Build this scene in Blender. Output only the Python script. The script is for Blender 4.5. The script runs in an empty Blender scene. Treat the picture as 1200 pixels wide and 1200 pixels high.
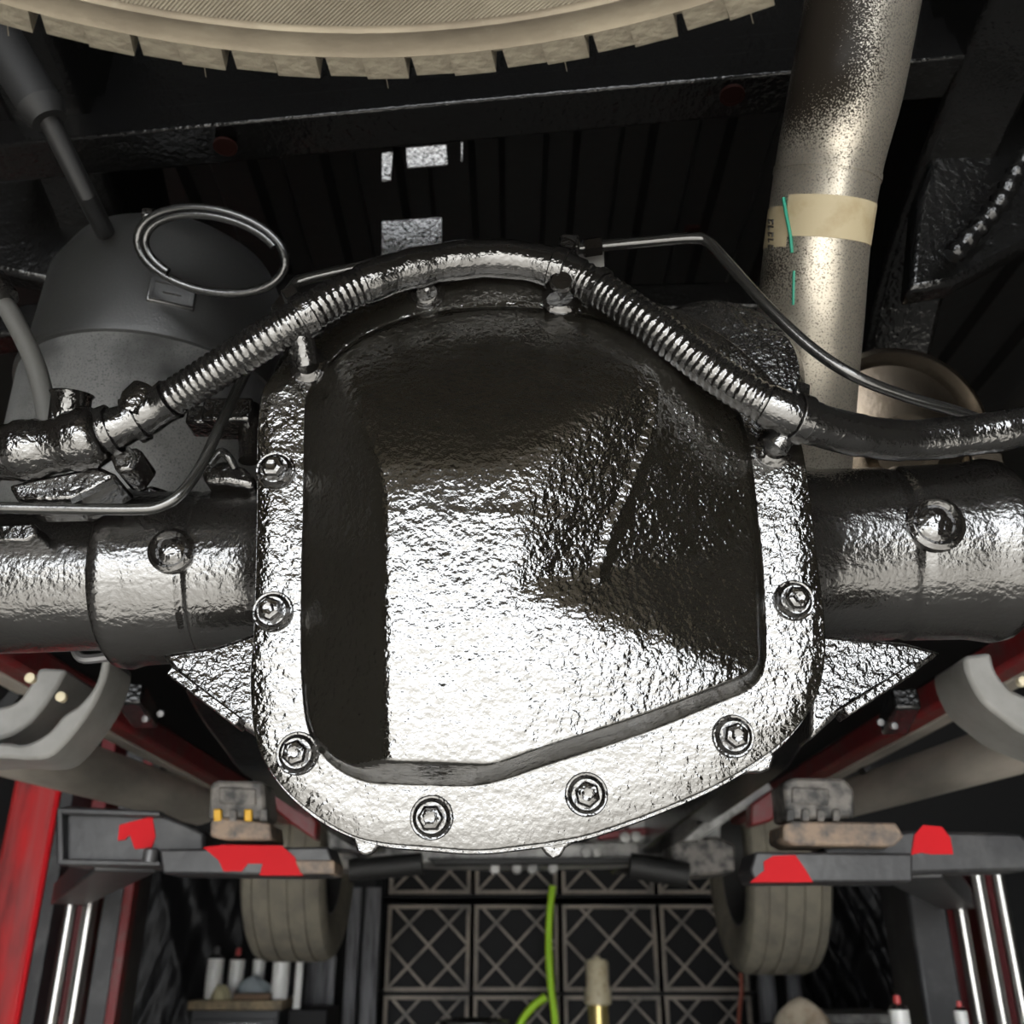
import bpy, math, random
from mathutils import Vector, Matrix, Quaternion
random.seed(7)
R = math.radians
scn = bpy.context.scene
col = scn.collection

# ------------------------------------------------------------------ camera
F = 1150.0                                   # focal length in pixels of the 1200 px frame
PITCH = R(24.0)
CAM = Vector((0.0, -0.55, 1.55))
cd = bpy.data.cameras.new('camera'); cam = bpy.data.objects.new('camera', cd); col.objects.link(cam)
cd.sensor_width = 36; cd.lens = F / 1200 * 36; cd.clip_start = 0.01; cd.clip_end = 200
cam.location = CAM; cam.rotation_euler = (R(90) + PITCH, 0, 0)
cd.dof.use_dof = True; cd.dof.focus_distance = 0.60; cd.dof.aperture_fstop = 12
scn.camera = cam
# ------------------------------------------------------------------ daylight
w = bpy.data.worlds.new('sky'); scn.world = w; w.use_nodes = True
bg = w.node_tree.nodes['Background']; bg.inputs[0].default_value = (0.95, 0.975, 1.0, 1); bg.inputs[1].default_value = 8.3
sd_ = bpy.data.lights.new('sun', 'SUN'); sun = bpy.data.objects.new('sun', sd_); col.objects.link(sun)
sd_.energy = 18; sd_.angle = R(2); sd_.color = (1, .97, .92)
sun.location = (0, -8, 9); sun.rotation_euler = (R(42), 0, R(-8))       # high sun behind the camera: falls on the yard and in through the bay door
scn.view_settings.view_transform = 'Standard'; scn.view_settings.look = 'None'
scn.view_settings.gamma = 1; scn.view_settings.use_curve_mapping = False
scn.view_settings.exposure = 0.12

# ------------------------------------------------------------------ projection helpers (pixel -> place at a given depth)
FW = Vector((0, math.cos(PITCH), math.sin(PITCH))); UP = Vector((0, -math.sin(PITCH), math.cos(PITCH))); RT = Vector((1, 0, 0))
def ray(px, py): return FW + RT * ((px - 600) / F) + UP * ((600 - py) / F)
def at(px, py, Y):
    d = ray(px, py); return CAM + d * ((Y - CAM.y) / d.y)
def atx(px, py, X):
    d = ray(px, py); return CAM + d * ((X - CAM.x) / d.x)
def atz(px, py, Z):
    d = ray(px, py); return CAM + d * ((Z - CAM.z) / d.z)

# ------------------------------------------------------------------ materials
def mat(name, c, rough=0.5, metal=0.0, ior=1.5, bump=(), mix=None, mix2=None, rmix=None, coat=0.0, spec=0.5):
    m = bpy.data.materials.new(name); m.use_nodes = True
    nt = m.node_tree; N = nt.nodes; L = nt.links
    b = N['Principled BSDF']
    b.inputs['Base Color'].default_value = (*c, 1); b.inputs['Roughness'].default_value = rough
    b.inputs['Metallic'].default_value = metal; b.inputs['IOR'].default_value = ior
    b.inputs['Coat Weight'].default_value = coat; b.inputs['Coat Roughness'].default_value = 0.08
    b.inputs['Specular IOR Level'].default_value = spec
    tc = N.new('ShaderNodeTexCoord')
    def noise(scale, detail=3, rough=0.55, stretch=None):
        n = N.new('ShaderNodeTexNoise'); n.inputs['Scale'].default_value = scale
        n.inputs['Detail'].default_value = detail; n.inputs['Roughness'].default_value = rough
        if stretch:
            mp = N.new('ShaderNodeMapping'); mp.inputs['Scale'].default_value = stretch
            L.new(tc.outputs['Object'], mp.inputs[0]); L.new(mp.outputs[0], n.inputs['Vector'])
        else: L.new(tc.outputs['Object'], n.inputs['Vector'])
        return n.outputs[0]
    def ramp(sock, a, bb):
        r = N.new('ShaderNodeMapRange'); r.inputs[1].default_value = a; r.inputs[2].default_value = bb
        r.clamp = True; L.new(sock, r.inputs[0]); return r.outputs[0]
    cur = None
    for mx in (mix, mix2):
        if not mx: continue
        c2, sc, lo, hi = mx[:4]
        st = mx[4] if len(mx) > 4 else None
        k = N.new('ShaderNodeMix'); k.data_type = 'RGBA'
        L.new(ramp(noise(sc, 4, 0.6, st), lo, hi), k.inputs[0])
        if cur: L.new(cur, k.inputs[6])
        else: k.inputs[6].default_value = (*c, 1)
        k.inputs[7].default_value = (*c2, 1)
        cur = k.outputs[2]
    if cur: L.new(cur, b.inputs['Base Color'])
    if rmix:
        sc, r0, r1 = rmix
        rr = N.new('ShaderNodeMapRange'); rr.inputs[1].default_value = .35; rr.inputs[2].default_value = .65
        rr.inputs[3].default_value = r0; rr.inputs[4].default_value = r1
        L.new(noise(sc), rr.inputs[0]); L.new(rr.outputs[0], b.inputs['Roughness'])
    prev = None
    for bp in bump:
        sc, st, dist = bp[:3]
        bn = N.new('ShaderNodeBump'); bn.inputs['Strength'].default_value = st; bn.inputs['Distance'].default_value = dist
        L.new(noise(sc, 2, .5, bp[3] if len(bp) > 3 else None), bn.inputs['Height'])
        if prev: L.new(prev, bn.inputs['Normal'])
        prev = bn.outputs[0]
    if prev: L.new(prev, b.inputs['Normal'])
    m['nodes'] = 1
    return m

PAINT = mat('wet_black_paint', (.010, .009, .008), .10, ior=2.2, bump=((270, .60, .0017), (75, .32, .0035)), rmix=(40, .06, .16))
COVER = mat('wet_black_cover_paint', (.010, .009, .007), .09, ior=2.2, bump=((300, .50, .0014), (60, .32, .0040)), rmix=(30, .04, .13))
TUBEP = mat('satin_black_paint', (.012, .011, .010), .20, ior=2.2, bump=((300, .5, .0012), (110, .35, .002, (.5, 1, 1))))
BOLTP = mat('wet_black_bolt', (.010, .009, .008), .12, ior=2.1, bump=((170, .6, .0022),))
HARN = mat('wet_black_conduit', (.010, .0095, .009), .13, ior=2.2, bump=((330, .5, .0012),))
LINE = mat('black_brake_line', (.018, .018, .017), .22, ior=2.0, bump=((400, .25, .0006),))
FRAME = mat('black_undercoat', (.0045, .0045, .0045), .20, ior=1.5, bump=((160, .5, .0025), (60, .25, .004)))
BED = mat('black_bed_paint', (.003, .003, .003), .5, bump=((40, .25, .004),))
TANK = mat('black_speckled_tank', (.018, .018, .017), .36, ior=2.1, bump=((420, .3, .0006),), mix=((.05, .05, .045), 700, .56, .70))
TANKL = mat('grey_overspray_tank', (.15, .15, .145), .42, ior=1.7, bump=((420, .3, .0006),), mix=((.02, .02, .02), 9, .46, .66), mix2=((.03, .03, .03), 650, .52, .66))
DARK = mat('dull_black', (.012, .012, .012), .6)
PLAS = mat('grey_plastic', (.25, .246, .233), .5, mix=((.16, .157, .148), 12, .35, .7), bump=((200, .2, .001),))
BOARD = mat('dusty_grey_board', (.50, .46, .40), .6, mix=((.30, .28, .245), 9, .35, .65, (1, .3, 1)), bump=((90, .2, .002),))
REDBODY = mat('dusty_red_body', (.16, .012, .014), .4, mix=((.11, .06, .055), 20, .45, .75), bump=((60, .3, .003),))
SILLR = mat('dark_red_sill', (.014, .004, .003), .7, spec=.1)
TIRE = mat('dusty_tire_rubber', (.38, .33, .25), .8, mix=((.22, .185, .14), 14, .35, .7), mix2=((.40, .36, .28), 60, .58, .8), bump=((150, .35, .002),))
TREADB = mat('dusty_tread_rubber', (.38, .34, .26), .85, mix=((.20, .17, .13), 50, .40, .70), bump=((220, .5, .003),))
WHEELR = mat('grey_tire_rubber', (.22, .20, .155), .8, mix=((.15, .135, .11), 15, .4, .7))
RIM = mat('dark_rim', (.09, .09, .09), .4, metal=.6)
RED = mat('lift_red', (.52, .016, .018), .5, spec=.3, mix=((.10, .03, .03), 9, .50, .70, (1, 1, .22)), mix2=((.34, .07, .07), 5, .52, .72, (2, 2, .15)), bump=((60, .15, .002),))
REDP = mat('bright_red_paint', (.55, .006, .012), .6, spec=.2, bump=((60, .1, .002),))
REDD = mat('deep_red_paint', (.14, .008, .012), .45)
ARM = mat('worn_dark_arm', (.022, .022, .024), .45, mix=((.065, .065, .065), 10, .5, .75), bump=((50, .3, .003),), ior=1.6)
CHROME = mat('chrome_rod', (.42, .41, .39), .28, metal=1)
STEELG = mat('dark_steel', (.14, .14, .145), .4, metal=.5, mix=((.06, .05, .05), 10, .45, .7))
PADM = mat('worn_pad', (.20, .185, .17), .55, mix=((.04, .04, .04), 30, .42, .62), bump=((90, .4, .004),))
RUST = mat('rusty_steel', (.30, .22, .16), .65, mix=((.10, .09, .085), 35, .4, .65), bump=((90, .3, .003),))
YELLOW = mat('yellow_paint', (.75, .42, .03), .5)
CAST = mat('grey_casting', (.42, .415, .40), .5, metal=.2, mix=((.12, .12, .115), 14, .42, .68), bump=((70, .3, .004),))
CONC = mat('concrete', (.42, .405, .375), .6, mix=((.30, .29, .265), 2.5, .4, .7), bump=((60, .15, .003),))
WALLB = mat('black_wall', (.010, .010, .011), .6, bump=((20, .2, .01),))
WALLD = mat('dark_side_wall', (.035, .032, .028), .7)
CEIL = mat('dark_ceiling', (.03, .029, .027), .8)
LATT = mat('worn_lattice', (.36, .31, .26), .6, mix=((.17, .155, .14), 6, .40, .66))
CRBK = mat('crate_black', (.006, .006, .007), .6, spec=.25)
GREEN = mat('lime_hose', (.50, .88, .03), .45)
CAN = mat('can_white', (.82, .82, .80), .3)
CANC = mat('can_metal', (.6, .6, .6), .25, metal=1)
CAPR = mat('cap_red', (.45, .05, .05), .4)
CAPD = mat('cap_dark', (.08, .08, .08), .4)
BENCH = mat('bench_grey', (.05, .052, .056), .5)
WOOD = mat('bench_top_wood', (.28, .21, .12), .6, mix=((.10, .08, .05), 20, .4, .7))
RAG = mat('blue_grey_rag', (.36, .41, .43), .9, bump=((40, .5, .01),))
RAGB = mat('beige_rag', (.50, .43, .33), .9, mix=((.28, .2, .13), 12, .45, .7), bump=((40, .5, .01),))
SPON = mat('yellow_sponge', (.52, .48, .30), .9)
BROWN = mat('brown_block', (.16, .10, .06), .7)
BLUE = mat('blue_cap', (.02, .04, .25), .4)
BRASS = mat('dirty_brass', (.62, .50, .20), .3, metal=.7)
CREAM = mat('aged_cream_plastic', (.62, .55, .38), .45, mix=((.40, .30, .16), 30, .5, .75))
TARP = mat('black_plastic_sheet', (.008, .008, .009), .38, spec=.22, bump=((12, .4, .02, (1.5, 1, .35)),))
TIMBER = mat('weathered_grey_board', (.20, .20, .21), .7, mix=((.05, .05, .055), 9, .40, .62, (3, 3, .25)), bump=((40, .4, .006, (3, 3, .3)),))
CORD = mat('brown_red_cord', (.28, .07, .04), .5)
TAPE = mat('cream_paper_tape', (.47, .40, .26), .6, mix=((.36, .28, .16), 40, .50, .75))
INK = mat('green_marker', (.02, .30, .20), .5)
INKB = mat('black_ink', (.05, .045, .04), .6)
GREYPL = mat('grey_hose_rubber', (.10, .10, .095), .5, bump=((200, .2, .001),))
COPPER = mat('muffler_steel', (.13, .108, .083), .26, metal=1, mix=((.10, .08, .06), 30, .45, .75), bump=((150, .15, .001),))

def spotted_pipe(spots):
    """aluminised pipe with dried overspray: speckle that is dense around a few spots"""
    m = bpy.data.materials.new('speckled_pipe_steel'); m.use_nodes = True
    nt = m.node_tree; N = nt.nodes; L = nt.links; b = N['Principled BSDF']
    b.inputs['Roughness'].default_value = .36
    tc = N.new('ShaderNodeTexCoord')
    no = N.new('ShaderNodeTexNoise'); no.inputs['Scale'].default_value = 760; no.inputs['Detail'].default_value = 2
    L.new(tc.outputs['Object'], no.inputs['Vector'])
    n2 = N.new('ShaderNodeTexNoise'); n2.inputs['Scale'].default_value = 16; L.new(tc.outputs['Object'], n2.inputs['Vector'])
    tot = None
    def math_(op, a, bb):
        n = N.new('ShaderNodeMath'); n.operation = op
        for i, s in enumerate((a, bb)):
            if isinstance(s, (int, float)): n.inputs[i].default_value = s
            else: L.new(s, n.inputs[i])
        return n.outputs[0]
    for (p, r, k) in spots:
        vd = N.new('ShaderNodeVectorMath'); vd.operation = 'DISTANCE'; L.new(tc.outputs['Object'], vd.inputs[0])
        vd.inputs[1].default_value = p
        mr = N.new('ShaderNodeMapRange'); mr.inputs[1].default_value = 0; mr.inputs[2].default_value = r
        mr.inputs[3].default_value = k; mr.inputs[4].default_value = 0; L.new(vd.outputs['Value'], mr.inputs[0])
        tot = mr.outputs[0] if tot is None else math_('MAXIMUM', tot, mr.outputs[0])
    s = math_('ADD', no.outputs[0], tot)
    s = math_('ADD', s, math_('MULTIPLY', math_('SUBTRACT', n2.outputs[0], .5), .22))
    mr = N.new('ShaderNodeMapRange'); mr.inputs[1].default_value = .50; mr.inputs[2].default_value = .74; L.new(s, mr.inputs[0])
    k = N.new('ShaderNodeMix'); k.data_type = 'RGBA'; L.new(mr.outputs[0], k.inputs[0])
    k.inputs[6].default_value = (.52, .48, .41, 1); k.inputs[7].default_value = (.022, .018, .014, 1)
    L.new(k.outputs[2], b.inputs['Base Color'])
    iv = N.new('ShaderNodeMapRange'); iv.inputs[3].default_value = .85; iv.inputs[4].default_value = 0; L.new(mr.outputs[0], iv.inputs[0])
    L.new(iv.outputs[0], b.inputs['Metallic'])
    sp = N.new('ShaderNodeMapRange'); sp.inputs[3].default_value = .5; sp.inputs[4].default_value = .08; L.new(mr.outputs[0], sp.inputs[0])
    L.new(sp.outputs[0], b.inputs['Specular IOR Level'])
    return m

# ------------------------------------------------------------------ mesh builder (world coordinates)
LASTP = ['']
class MB:
    def __init__(s): s.v = []; s.f = []
    def add(s, vs, fs):
        o = len(s.v); s.v += [Vector(v) for v in vs]; s.f += [tuple(i + o for i in f) for f in fs]; return s
    def box(s, c, size, rot=None):
        c = Vector(c); x, y, z = (k / 2 for k in size); m = rot or Matrix.Identity(3)
        vs = [c + m @ Vector((sx * x, sy * y, sz * z)) for sz in (-1, 1) for sx, sy in ((-1, -1), (1, -1), (1, 1), (-1, 1))]
        return s.add(vs, [(3, 2, 1, 0), (4, 5, 6, 7), (0, 1, 5, 4), (1, 2, 6, 5), (2, 3, 7, 6), (3, 0, 4, 7)])
    def bar(s, a, b, wd, ht, up=(0, 0, 1)):
        a = Vector(a); b = Vector(b); d = (b - a); ln = d.length; d.normalize()
        side = d.cross(Vector(up)).normalized(); u = side.cross(d)
        m = Matrix((side, d, u)).transposed()
        return s.box((a + b) / 2, (wd, ln, ht), m)
    def prism(s, pts, off):
        """closed outline (list of world points) pushed along off"""
        n = len(pts); off = Vector(off); pts = [Vector(p) for p in pts]
        vs = pts + [p + off for p in pts]
        fs = [tuple(range(n))[::-1], tuple(range(n, 2 * n))] + [(i, (i + 1) % n, n + (i + 1) % n, n + i) for i in range(n)]
        return s.add(vs, fs)
    def tube(s, path, r, seg=12, caps=True, flat=1.0):
        path = [Vector(p) for p in path]; n = len(path)
        rr = r if isinstance(r, (list, tuple)) else [r] * n
        T = [(path[min(i + 1, n - 1)] - path[max(i - 1, 0)]).normalized() for i in range(n)]
        nrm = T[0].orthogonal().normalized(); vs = []
        for i in range(n):
            if i: nrm = (T[i - 1].rotation_difference(T[i]) @ nrm)
            nrm = (nrm - T[i] * nrm.dot(T[i])).normalized(); bn = T[i].cross(nrm)
            for k in range(seg):
                a = 2 * math.pi * k / seg
                vs.append(path[i] + (nrm * math.cos(a) + bn * math.sin(a) * flat) * rr[i])
        fs = [(i * seg + k, i * seg + (k + 1) % seg, (i + 1) * seg + (k + 1) % seg, (i + 1) * seg + k) for i in range(n - 1) for k in range(seg)]
        if caps: fs += [tuple(range(seg))[::-1], tuple(range((n - 1) * seg, n * seg))]
        return s.add(vs, fs)
    def lathe(s, prof, o, axis=(0, 0, 1), seg=32, closed=False, a0=0, a1=2 * math.pi):
        """prof: (radius, distance along axis)"""
        o = Vector(o); ax = Vector(axis).normalized(); u = ax.orthogonal().normalized(); v = ax.cross(u)
        full = abs(a1 - a0 - 2 * math.pi) < 1e-6; m = seg if full else seg + 1
        vs = []
        for (r, h) in prof:
            for k in range(m):
                a = a0 + (a1 - a0) * k / seg
                vs.append(o + ax * h + (u * math.cos(a) + v * math.sin(a)) * r)
        n = len(prof)
        fs = [(i * m + k, i * m + (k + 1) % m, (i + 1) * m + (k + 1) % m, (i + 1) * m + k) for i in range(n - 1) for k in range(seg)]
        if closed: fs += [((n - 1) * m + k, (n - 1) * m + (k + 1) % m, (k + 1) % m, k) for k in range(seg)]
        elif full:
            if prof[0][0] > 1e-6: fs.append(tuple(range(m))[::-1])
            if prof[-1][0] > 1e-6: fs.append(tuple(range((n - 1) * m, n * m)))
        return s.add(vs, fs)
    def strip(s, path, width, thick):
        """ribbon: path of points, width vector, thickness vector per call"""
        W = Vector(width) / 2; n = len(path); vs = []
        path = [Vector(p) for p in path]
        for i, p in enumerate(path):
            t = (path[min(i + 1, n - 1)] - path[max(i - 1, 0)]).normalized()
            nn = t.cross(W).normalized() * thick / 2
            vs += [p - W - nn, p + W - nn, p + W + nn, p - W + nn]
        fs = [(i * 4 + k, i * 4 + (k + 1) % 4, (i + 1) * 4 + (k + 1) % 4, (i + 1) * 4 + k) for i in range(n - 1) for k in range(4)]
        fs += [(3, 2, 1, 0), tuple(range(4 * n - 4, 4 * n))]
        return s.add(vs, fs)
    def mesh(s, name, material, org=(0, 0, 0), angle=38):
        me = bpy.data.meshes.new(name); org = Vector(org)
        me.from_pydata([v - org for v in s.v], [], s.f)
        import bmesh
        bm = bmesh.new(); bm.from_mesh(me); bmesh.ops.remove_doubles(bm, verts=bm.verts, dist=1e-6)
        bmesh.ops.recalc_face_normals(bm, faces=bm.faces); bm.to_mesh(me); bm.free()
        me.materials.append(material)
        me.shade_smooth(); me.set_sharp_from_angle(angle=R(angle))
        return me
    def part(s, name, material, root, bevel=0, angle=38, label=None, sub=None):
        """child of root (an Empty), or of the part sub that itself sits at its thing's origin"""
        o = bpy.data.objects.new(name, s.mesh(name, material, root.location, angle)); col.objects.link(o)
        o.parent = sub or root; LASTP[0] = o.name
        if bevel: bev(o, bevel)
        if label: o['label'] = label
        return o
    def thing(s, name, material, label, cat, group=None, bevel=0, angle=38, kind=None):
        xs = [v.x for v in s.v]; ys = [v.y for v in s.v]; zs = [v.z for v in s.v]
        org = Vector(((min(xs) + max(xs)) / 2, (min(ys) + max(ys)) / 2, min(zs)))
        o = bpy.data.objects.new(name, s.mesh(name, material, org, angle)); col.objects.link(o); o.location = org
        if bevel: bev(o, bevel)
        if kind == 'structure': o['kind'] = kind; 
        else: o['label'] = label; o['category'] = cat
        if kind == 'structure' and label: o['label'] = label
        if group: o['group'] = group
        return o
def bev(o, wd, seg=2):
    b = o.modifiers.new('bevel', 'BEVEL'); b.width = wd; b.segments = seg; b.limit_method = 'ANGLE'; b.angle_limit = R(40)
def empty(name, loc, label, cat, group=None):
    o = bpy.data.objects.new(name, None); col.objects.link(o); o.location = loc; o.empty_display_size = .05
    o['label'] = label; o['category'] = cat
    if group: o['group'] = group
    return o
def cr(pts, n=8):
    """Catmull-Rom through the points"""
    P = [Vector(p) for p in pts]; P = [P[0] * 2 - P[1]] + P + [P[-1] * 2 - P[-2]]; out = []
    for i in range(1, len(P) - 2):
        for k in range(n):
            t = k / n; a, b, c, d = P[i - 1:i + 3]
            out.append(.5 * ((2 * b) + (c - a) * t + (2 * a - 5 * b + 4 * c - d) * t * t + (3 * b - a - 3 * c + d) * t ** 3))
    out.append(P[-2]); return out
def crpx(pts, n=8):
    """points given as (px, py, Y)"""
    return cr([at(*p) for p in pts], n)
def resample(path, step):
    out = [path[0]]; acc = 0
    for a, b in zip(path, path[1:]):
        L = (b - a).length; d = step - acc
        while d <= L and L > 1e-9:
            out.append(a.lerp(b, d / L)); d += step
        acc = (acc + L) % step
    return out

# ================================================================== THE SETTING
MB().box((0, 0.5, -.05), (60, 60, .1)).thing('floor', CONC, 'pale concrete workshop floor running out to the yard', None, kind='structure')
MB().box((0, 7.1, 2.3), (10.4, .2, 4.6)).thing('wall_front', WALLB, 'black workshop wall behind the crate rack', None, kind='structure')
MB().box((-5.1, 1.7, 2.3), (.2, 10.6, 4.6)).thing('wall_left', WALLD, 'dark left workshop wall', None, kind='structure')
MB().box((5.1, 1.7, 2.3), (.2, 10.6, 4.6)).thing('wall_right', WALLD, 'dark right workshop wall', None, kind='structure')
MB().box((0, 1.7, 4.7), (10.4, 10.6, .2)).thing('ceiling', CEIL, 'dark workshop ceiling', None, kind='structure')

YD = -3.7                                       # open bay door behind the camera; unseen walls added round it narrow the reflected daylight
MB().box((-3.65, YD, 2.3), (2.9, .2, 4.6)).thing('added_rear_wall', WALLD, 'unseen dark wall added left of the open bay door to narrow its daylight', None, kind='structure')
MB().box((3.5, YD, 2.3), (3.2, .2, 4.6)).thing('added_rear_wall', WALLD, 'unseen dark wall added right of the open bay door to narrow its daylight', None, kind='structure')
MB().box((-.15, YD, 4.05), (4.1, .2, 1.1)).thing('added_rear_wall', WALLD, 'unseen dark lintel added above the open bay door to limit its daylight', None, kind='structure')

# ================================================================== REAR AXLE
AX = empty('rear_axle', at(620, 640, .10) - Vector((0, 0, .12)), 'glossy black painted truck rear axle with bolted differential cover', 'axle')
TILT = R(8.0)
PN = Vector((0, -math.cos(TILT), -math.sin(TILT))); PU = Vector((1, 0, 0)); PV = Vector((0, -math.sin(TILT), math.cos(TILT)))
PO = at(620, 660, 0.0)
def uv(px, py, h=0.0):
    """pixel -> (u, v) on the cover plane lifted by h along its normal"""
    d = ray(px, py); o = PO + PN * h
    p = CAM + d * ((o - CAM).dot(PN) / d.dot(PN)) - o
    return (p.dot(PU), p.dot(PV))
def pw(u, v, h=0.0): return PO + PU * u + PV * v + PN * h
def closed_cr(pts, N):
    """closed smooth outline resampled by angle around the plane origin"""
    n = len(pts); P = [Vector(p) for p in pts]; dense = []
    for i in range(n):
        a, b, c, d = P[i - 1], P[i], P[(i + 1) % n], P[(i + 2) % n]
        for k in range(12):
            t = k / 12
            dense.append(.5 * ((2 * b) + (c - a) * t + (2 * a - 5 * b + 4 * c - d) * t * t + (3 * b - a - 3 * c + d) * t ** 3))
    ang = sorted((math.atan2(q.y, q.x), q.length) for q in dense)
    ang = [(a - 2 * math.pi, r) for a, r in ang[-4:]] + ang + [(a + 2 * math.pi, r) for a, r in ang[:4]]
    out = []; j = 0
    for k in range(N):
        th = -math.pi + 2 * math.pi * k / N
        while j < len(ang) - 2 and ang[j + 1][0] < th: j += 1
        (a0, r0), (a1, r1) = ang[j], ang[j + 1]
        r = r0 + (r1 - r0) * ((th - a0) / (a1 - a0) if a1 > a0 else 0)
        out.append((th, r))
    return out
inner_px = [(352, 480), (350, 600), (349, 720), (352, 800), (362, 860), (392, 900), (440, 921), (500, 926), (570, 920), (650, 895), (750, 862), (840, 826),
            (882, 806), (898, 775), (897, 700), (890, 600), (880, 520), (866, 478), (838, 440), (785, 402), (700, 370), (600, 356), (505, 364), (430, 390), (385, 424), (362, 452)]
outer_px = [(303, 480), (301, 600), (298, 720), (293, 800), (300, 870), (325, 915), (362, 950), (408, 978), (445, 988), (500, 993), (560, 997), (612, 992),
            (655, 986), (700, 976), (780, 947), (850, 915), (910, 876), (946, 838), (964, 795), (968, 740), (958, 650), (947, 560),
            (934, 500), (905, 445), (850, 395), (780, 358), (700, 334), (600, 322), (500, 330), (420, 356), (355, 405), (318, 440)]
NA = 288
inn = closed_cr([uv(*p) for p in inner_px], NA); outr = closed_cr([uv(*p) for p in outer_px], NA)
def plane3(a, b, c):
    """h = A u + B v + C through three (px, py, h)"""
    P = []
    for (px, py, h) in (a, b, c):
        q = uv(px, py, h); P.append(Vector((q[0], q[1], h)))
    n = (P[1] - P[0]).cross(P[2] - P[0]); d = n.dot(P[0])
    return (-n.x / n.z, -n.y / n.z, d / n.z)
HP = .050
FAC = [plane3((450, 560, HP), (592, 560, HP), (520, 880, HP)),                   # flat face
       plane3((450, 560, HP), (450, 880, HP), (354, 700, .002)),                # left wall
       plane3((440, 892, HP), (590, 897, HP), (500, 920, .0)),                  # bottom wall
       plane3((450, 556, HP), (592, 556, HP), (560, 430, HP - .026)),           # top, first bend
       plane3((450, 430, HP - .022), (592, 430, HP - .022), (560, 360, .003)),  # top dome
       ]
FR_RIGHT = plane3((592, 560, HP), (598, 686, HP), (882, 560, .005))             # right facet, turned away to the right
FR_FOLD = plane3((598, 690, HP), (884, 792, .036), (800, 600, .010))            # fold climbing from the valley to the crest
FR_LOW = plane3((588, 700, HP), (604, 890, HP), (884, 792, .036))               # lower right facet below the crest
def ev(P, u, v): return P[0] * u + P[1] * v + P[2]
RIDGE = [uv(772, 445, .02), uv(768, 500, .025), uv(745, 560, .028), uv(718, 620, .03), uv(700, 680, .03)]
def segdist(p, a, b):
    a = Vector(a); b = Vector(b); p = Vector(p); t = max(0, min(1, (p - a).dot(b - a) / (b - a).length_squared))
    return (p - a - (b - a) * t).length
def hgt(u, v, de):
    k = .0022 if v > .02 else .0014
    S = 3 + 5 * max(0, min(1, (-.05 - v) / .05)); lf = .007
    a, b = ev(FR_RIGHT, u, v), ev(FR_FOLD, u, v); kk = .0008; mx = max(a, b)
    val = mx + kk * math.log(math.exp((a - mx) / kk) + math.exp((b - mx) / kk))
    vals = [A * u + B * v + C for A, B, C in FAC] + [val, ev(FR_LOW, u, v), S * de * de / (2 * lf) if de < lf else S * (de - lf / 2)]
    m = min(vals); h = m - k * math.log(sum(math.exp(-(x - m) / k) for x in vals))
    d = min(segdist((u, v), RIDGE[i], RIDGE[i + 1]) for i in range(4))
    h += .0011 * math.exp(-(d / .0030) ** 2) * min(1, de / .02)
    return max(h, 0)
cov = MB(); NR = 90
vs = [pw(0, 0, hgt(0, 0, .15))]; fs = []
rings = [math.sin(math.pi / 2 * (j / NR)) ** .9 for j in range(1, NR + 1)]
for s_ in rings:
    for k in range(NA):
        th, r = inn[k]; u, v = math.cos(th) * r * s_, math.sin(th) * r * s_
        vs.append(pw(u, v, hgt(u, v, r * (1 - s_)) if s_ < 1 else 0))
def ringv(f, h):
    for k in range(NA):
        th = inn[k][0]; r = inn[k][1] + (outr[k][1] - inn[k][1]) * f
        vs.append(pw(math.cos(th) * r, math.sin(th) * r, h))
ringv(.05, .0002); ringv(.12, 0); ringv(.5, 0); ringv(.965, 0); ringv(.99, -.0004); ringv(1.0, -.0016); ringv(1.0, -.0075)
nrings = (len(vs) - 1) // NA
for k in range(NA): fs.append((0, 1 + k, 1 + (k + 1) % NA))
for j in range(nrings - 1):
    for k in range(NA):
        a = 1 + j * NA; b = a + NA; fs.append((a + k, b + k, b + (k + 1) % NA, a + (k + 1) % NA))
cov.add(vs, fs)
COV = cov.part('differential_cover', COVER, AX, angle=60, label='glossy bulged cover pan with a raised flat face')

def onplane(px, py, h=0): return pw(*uv(px, py, h), h)
def rootchild(me, name, parent, root, loc, axis, spin=0, label=None):
    o = bpy.data.objects.new(name, me); col.objects.link(o); o.parent = parent
    q = Vector((0, 0, 1)).rotation_difference(Vector(axis)); o.rotation_euler = (q @ Quaternion((0, 0, 1), spin)).to_euler()
    o.location = Vector(loc) - root.location
    if label: o['label'] = label
    return o
# flange bolt: washer skirt, hexagon head with dished top
b_ = MB(); b_.lathe([(.0, -.001), (.0122, -.001), (.0122, .0010), (.0116, .0018), (.0106, .0016), (.0094, .0028), (.0084, .0042), (.0, .0042)], (0, 0, 0), seg=28)
hexv = [(.0074 * math.cos(k * math.pi / 3), .0074 * math.sin(k * math.pi / 3)) for k in range(6)]
b_.add([(x, y, .003) for x, y in hexv] + [(x, y, .0095) for x, y in hexv] + [(x * .80, y * .80, .0112) for x, y in hexv] + [(x * .5, y * .5, .0119) for x, y in hexv] + [(0, 0, .0108)],
       [(k, (k + 1) % 6, 6 + (k + 1) % 6, 6 + k) for k in range(6)] + [(6 + k, 6 + (k + 1) % 6, 12 + (k + 1) % 6, 12 + k) for k in range(6)]
       + [(12 + k, 12 + (k + 1) % 6, 18 + (k + 1) % 6, 18 + k) for k in range(6)] + [(18 + k, 18 + (k + 1) % 6, 24) for k in range(6)])
boltme = b_.mesh('bolt', BOLTP, angle=28)
for i, p in enumerate([(323, 552), (320, 717), (349, 883), (506, 958), (687, 931), (859, 863), (930, 704), (500, 342)]):
    rootchild(boltme, 'bolt', COV, AX, onplane(*p, 0), PN, i * .7)
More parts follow.
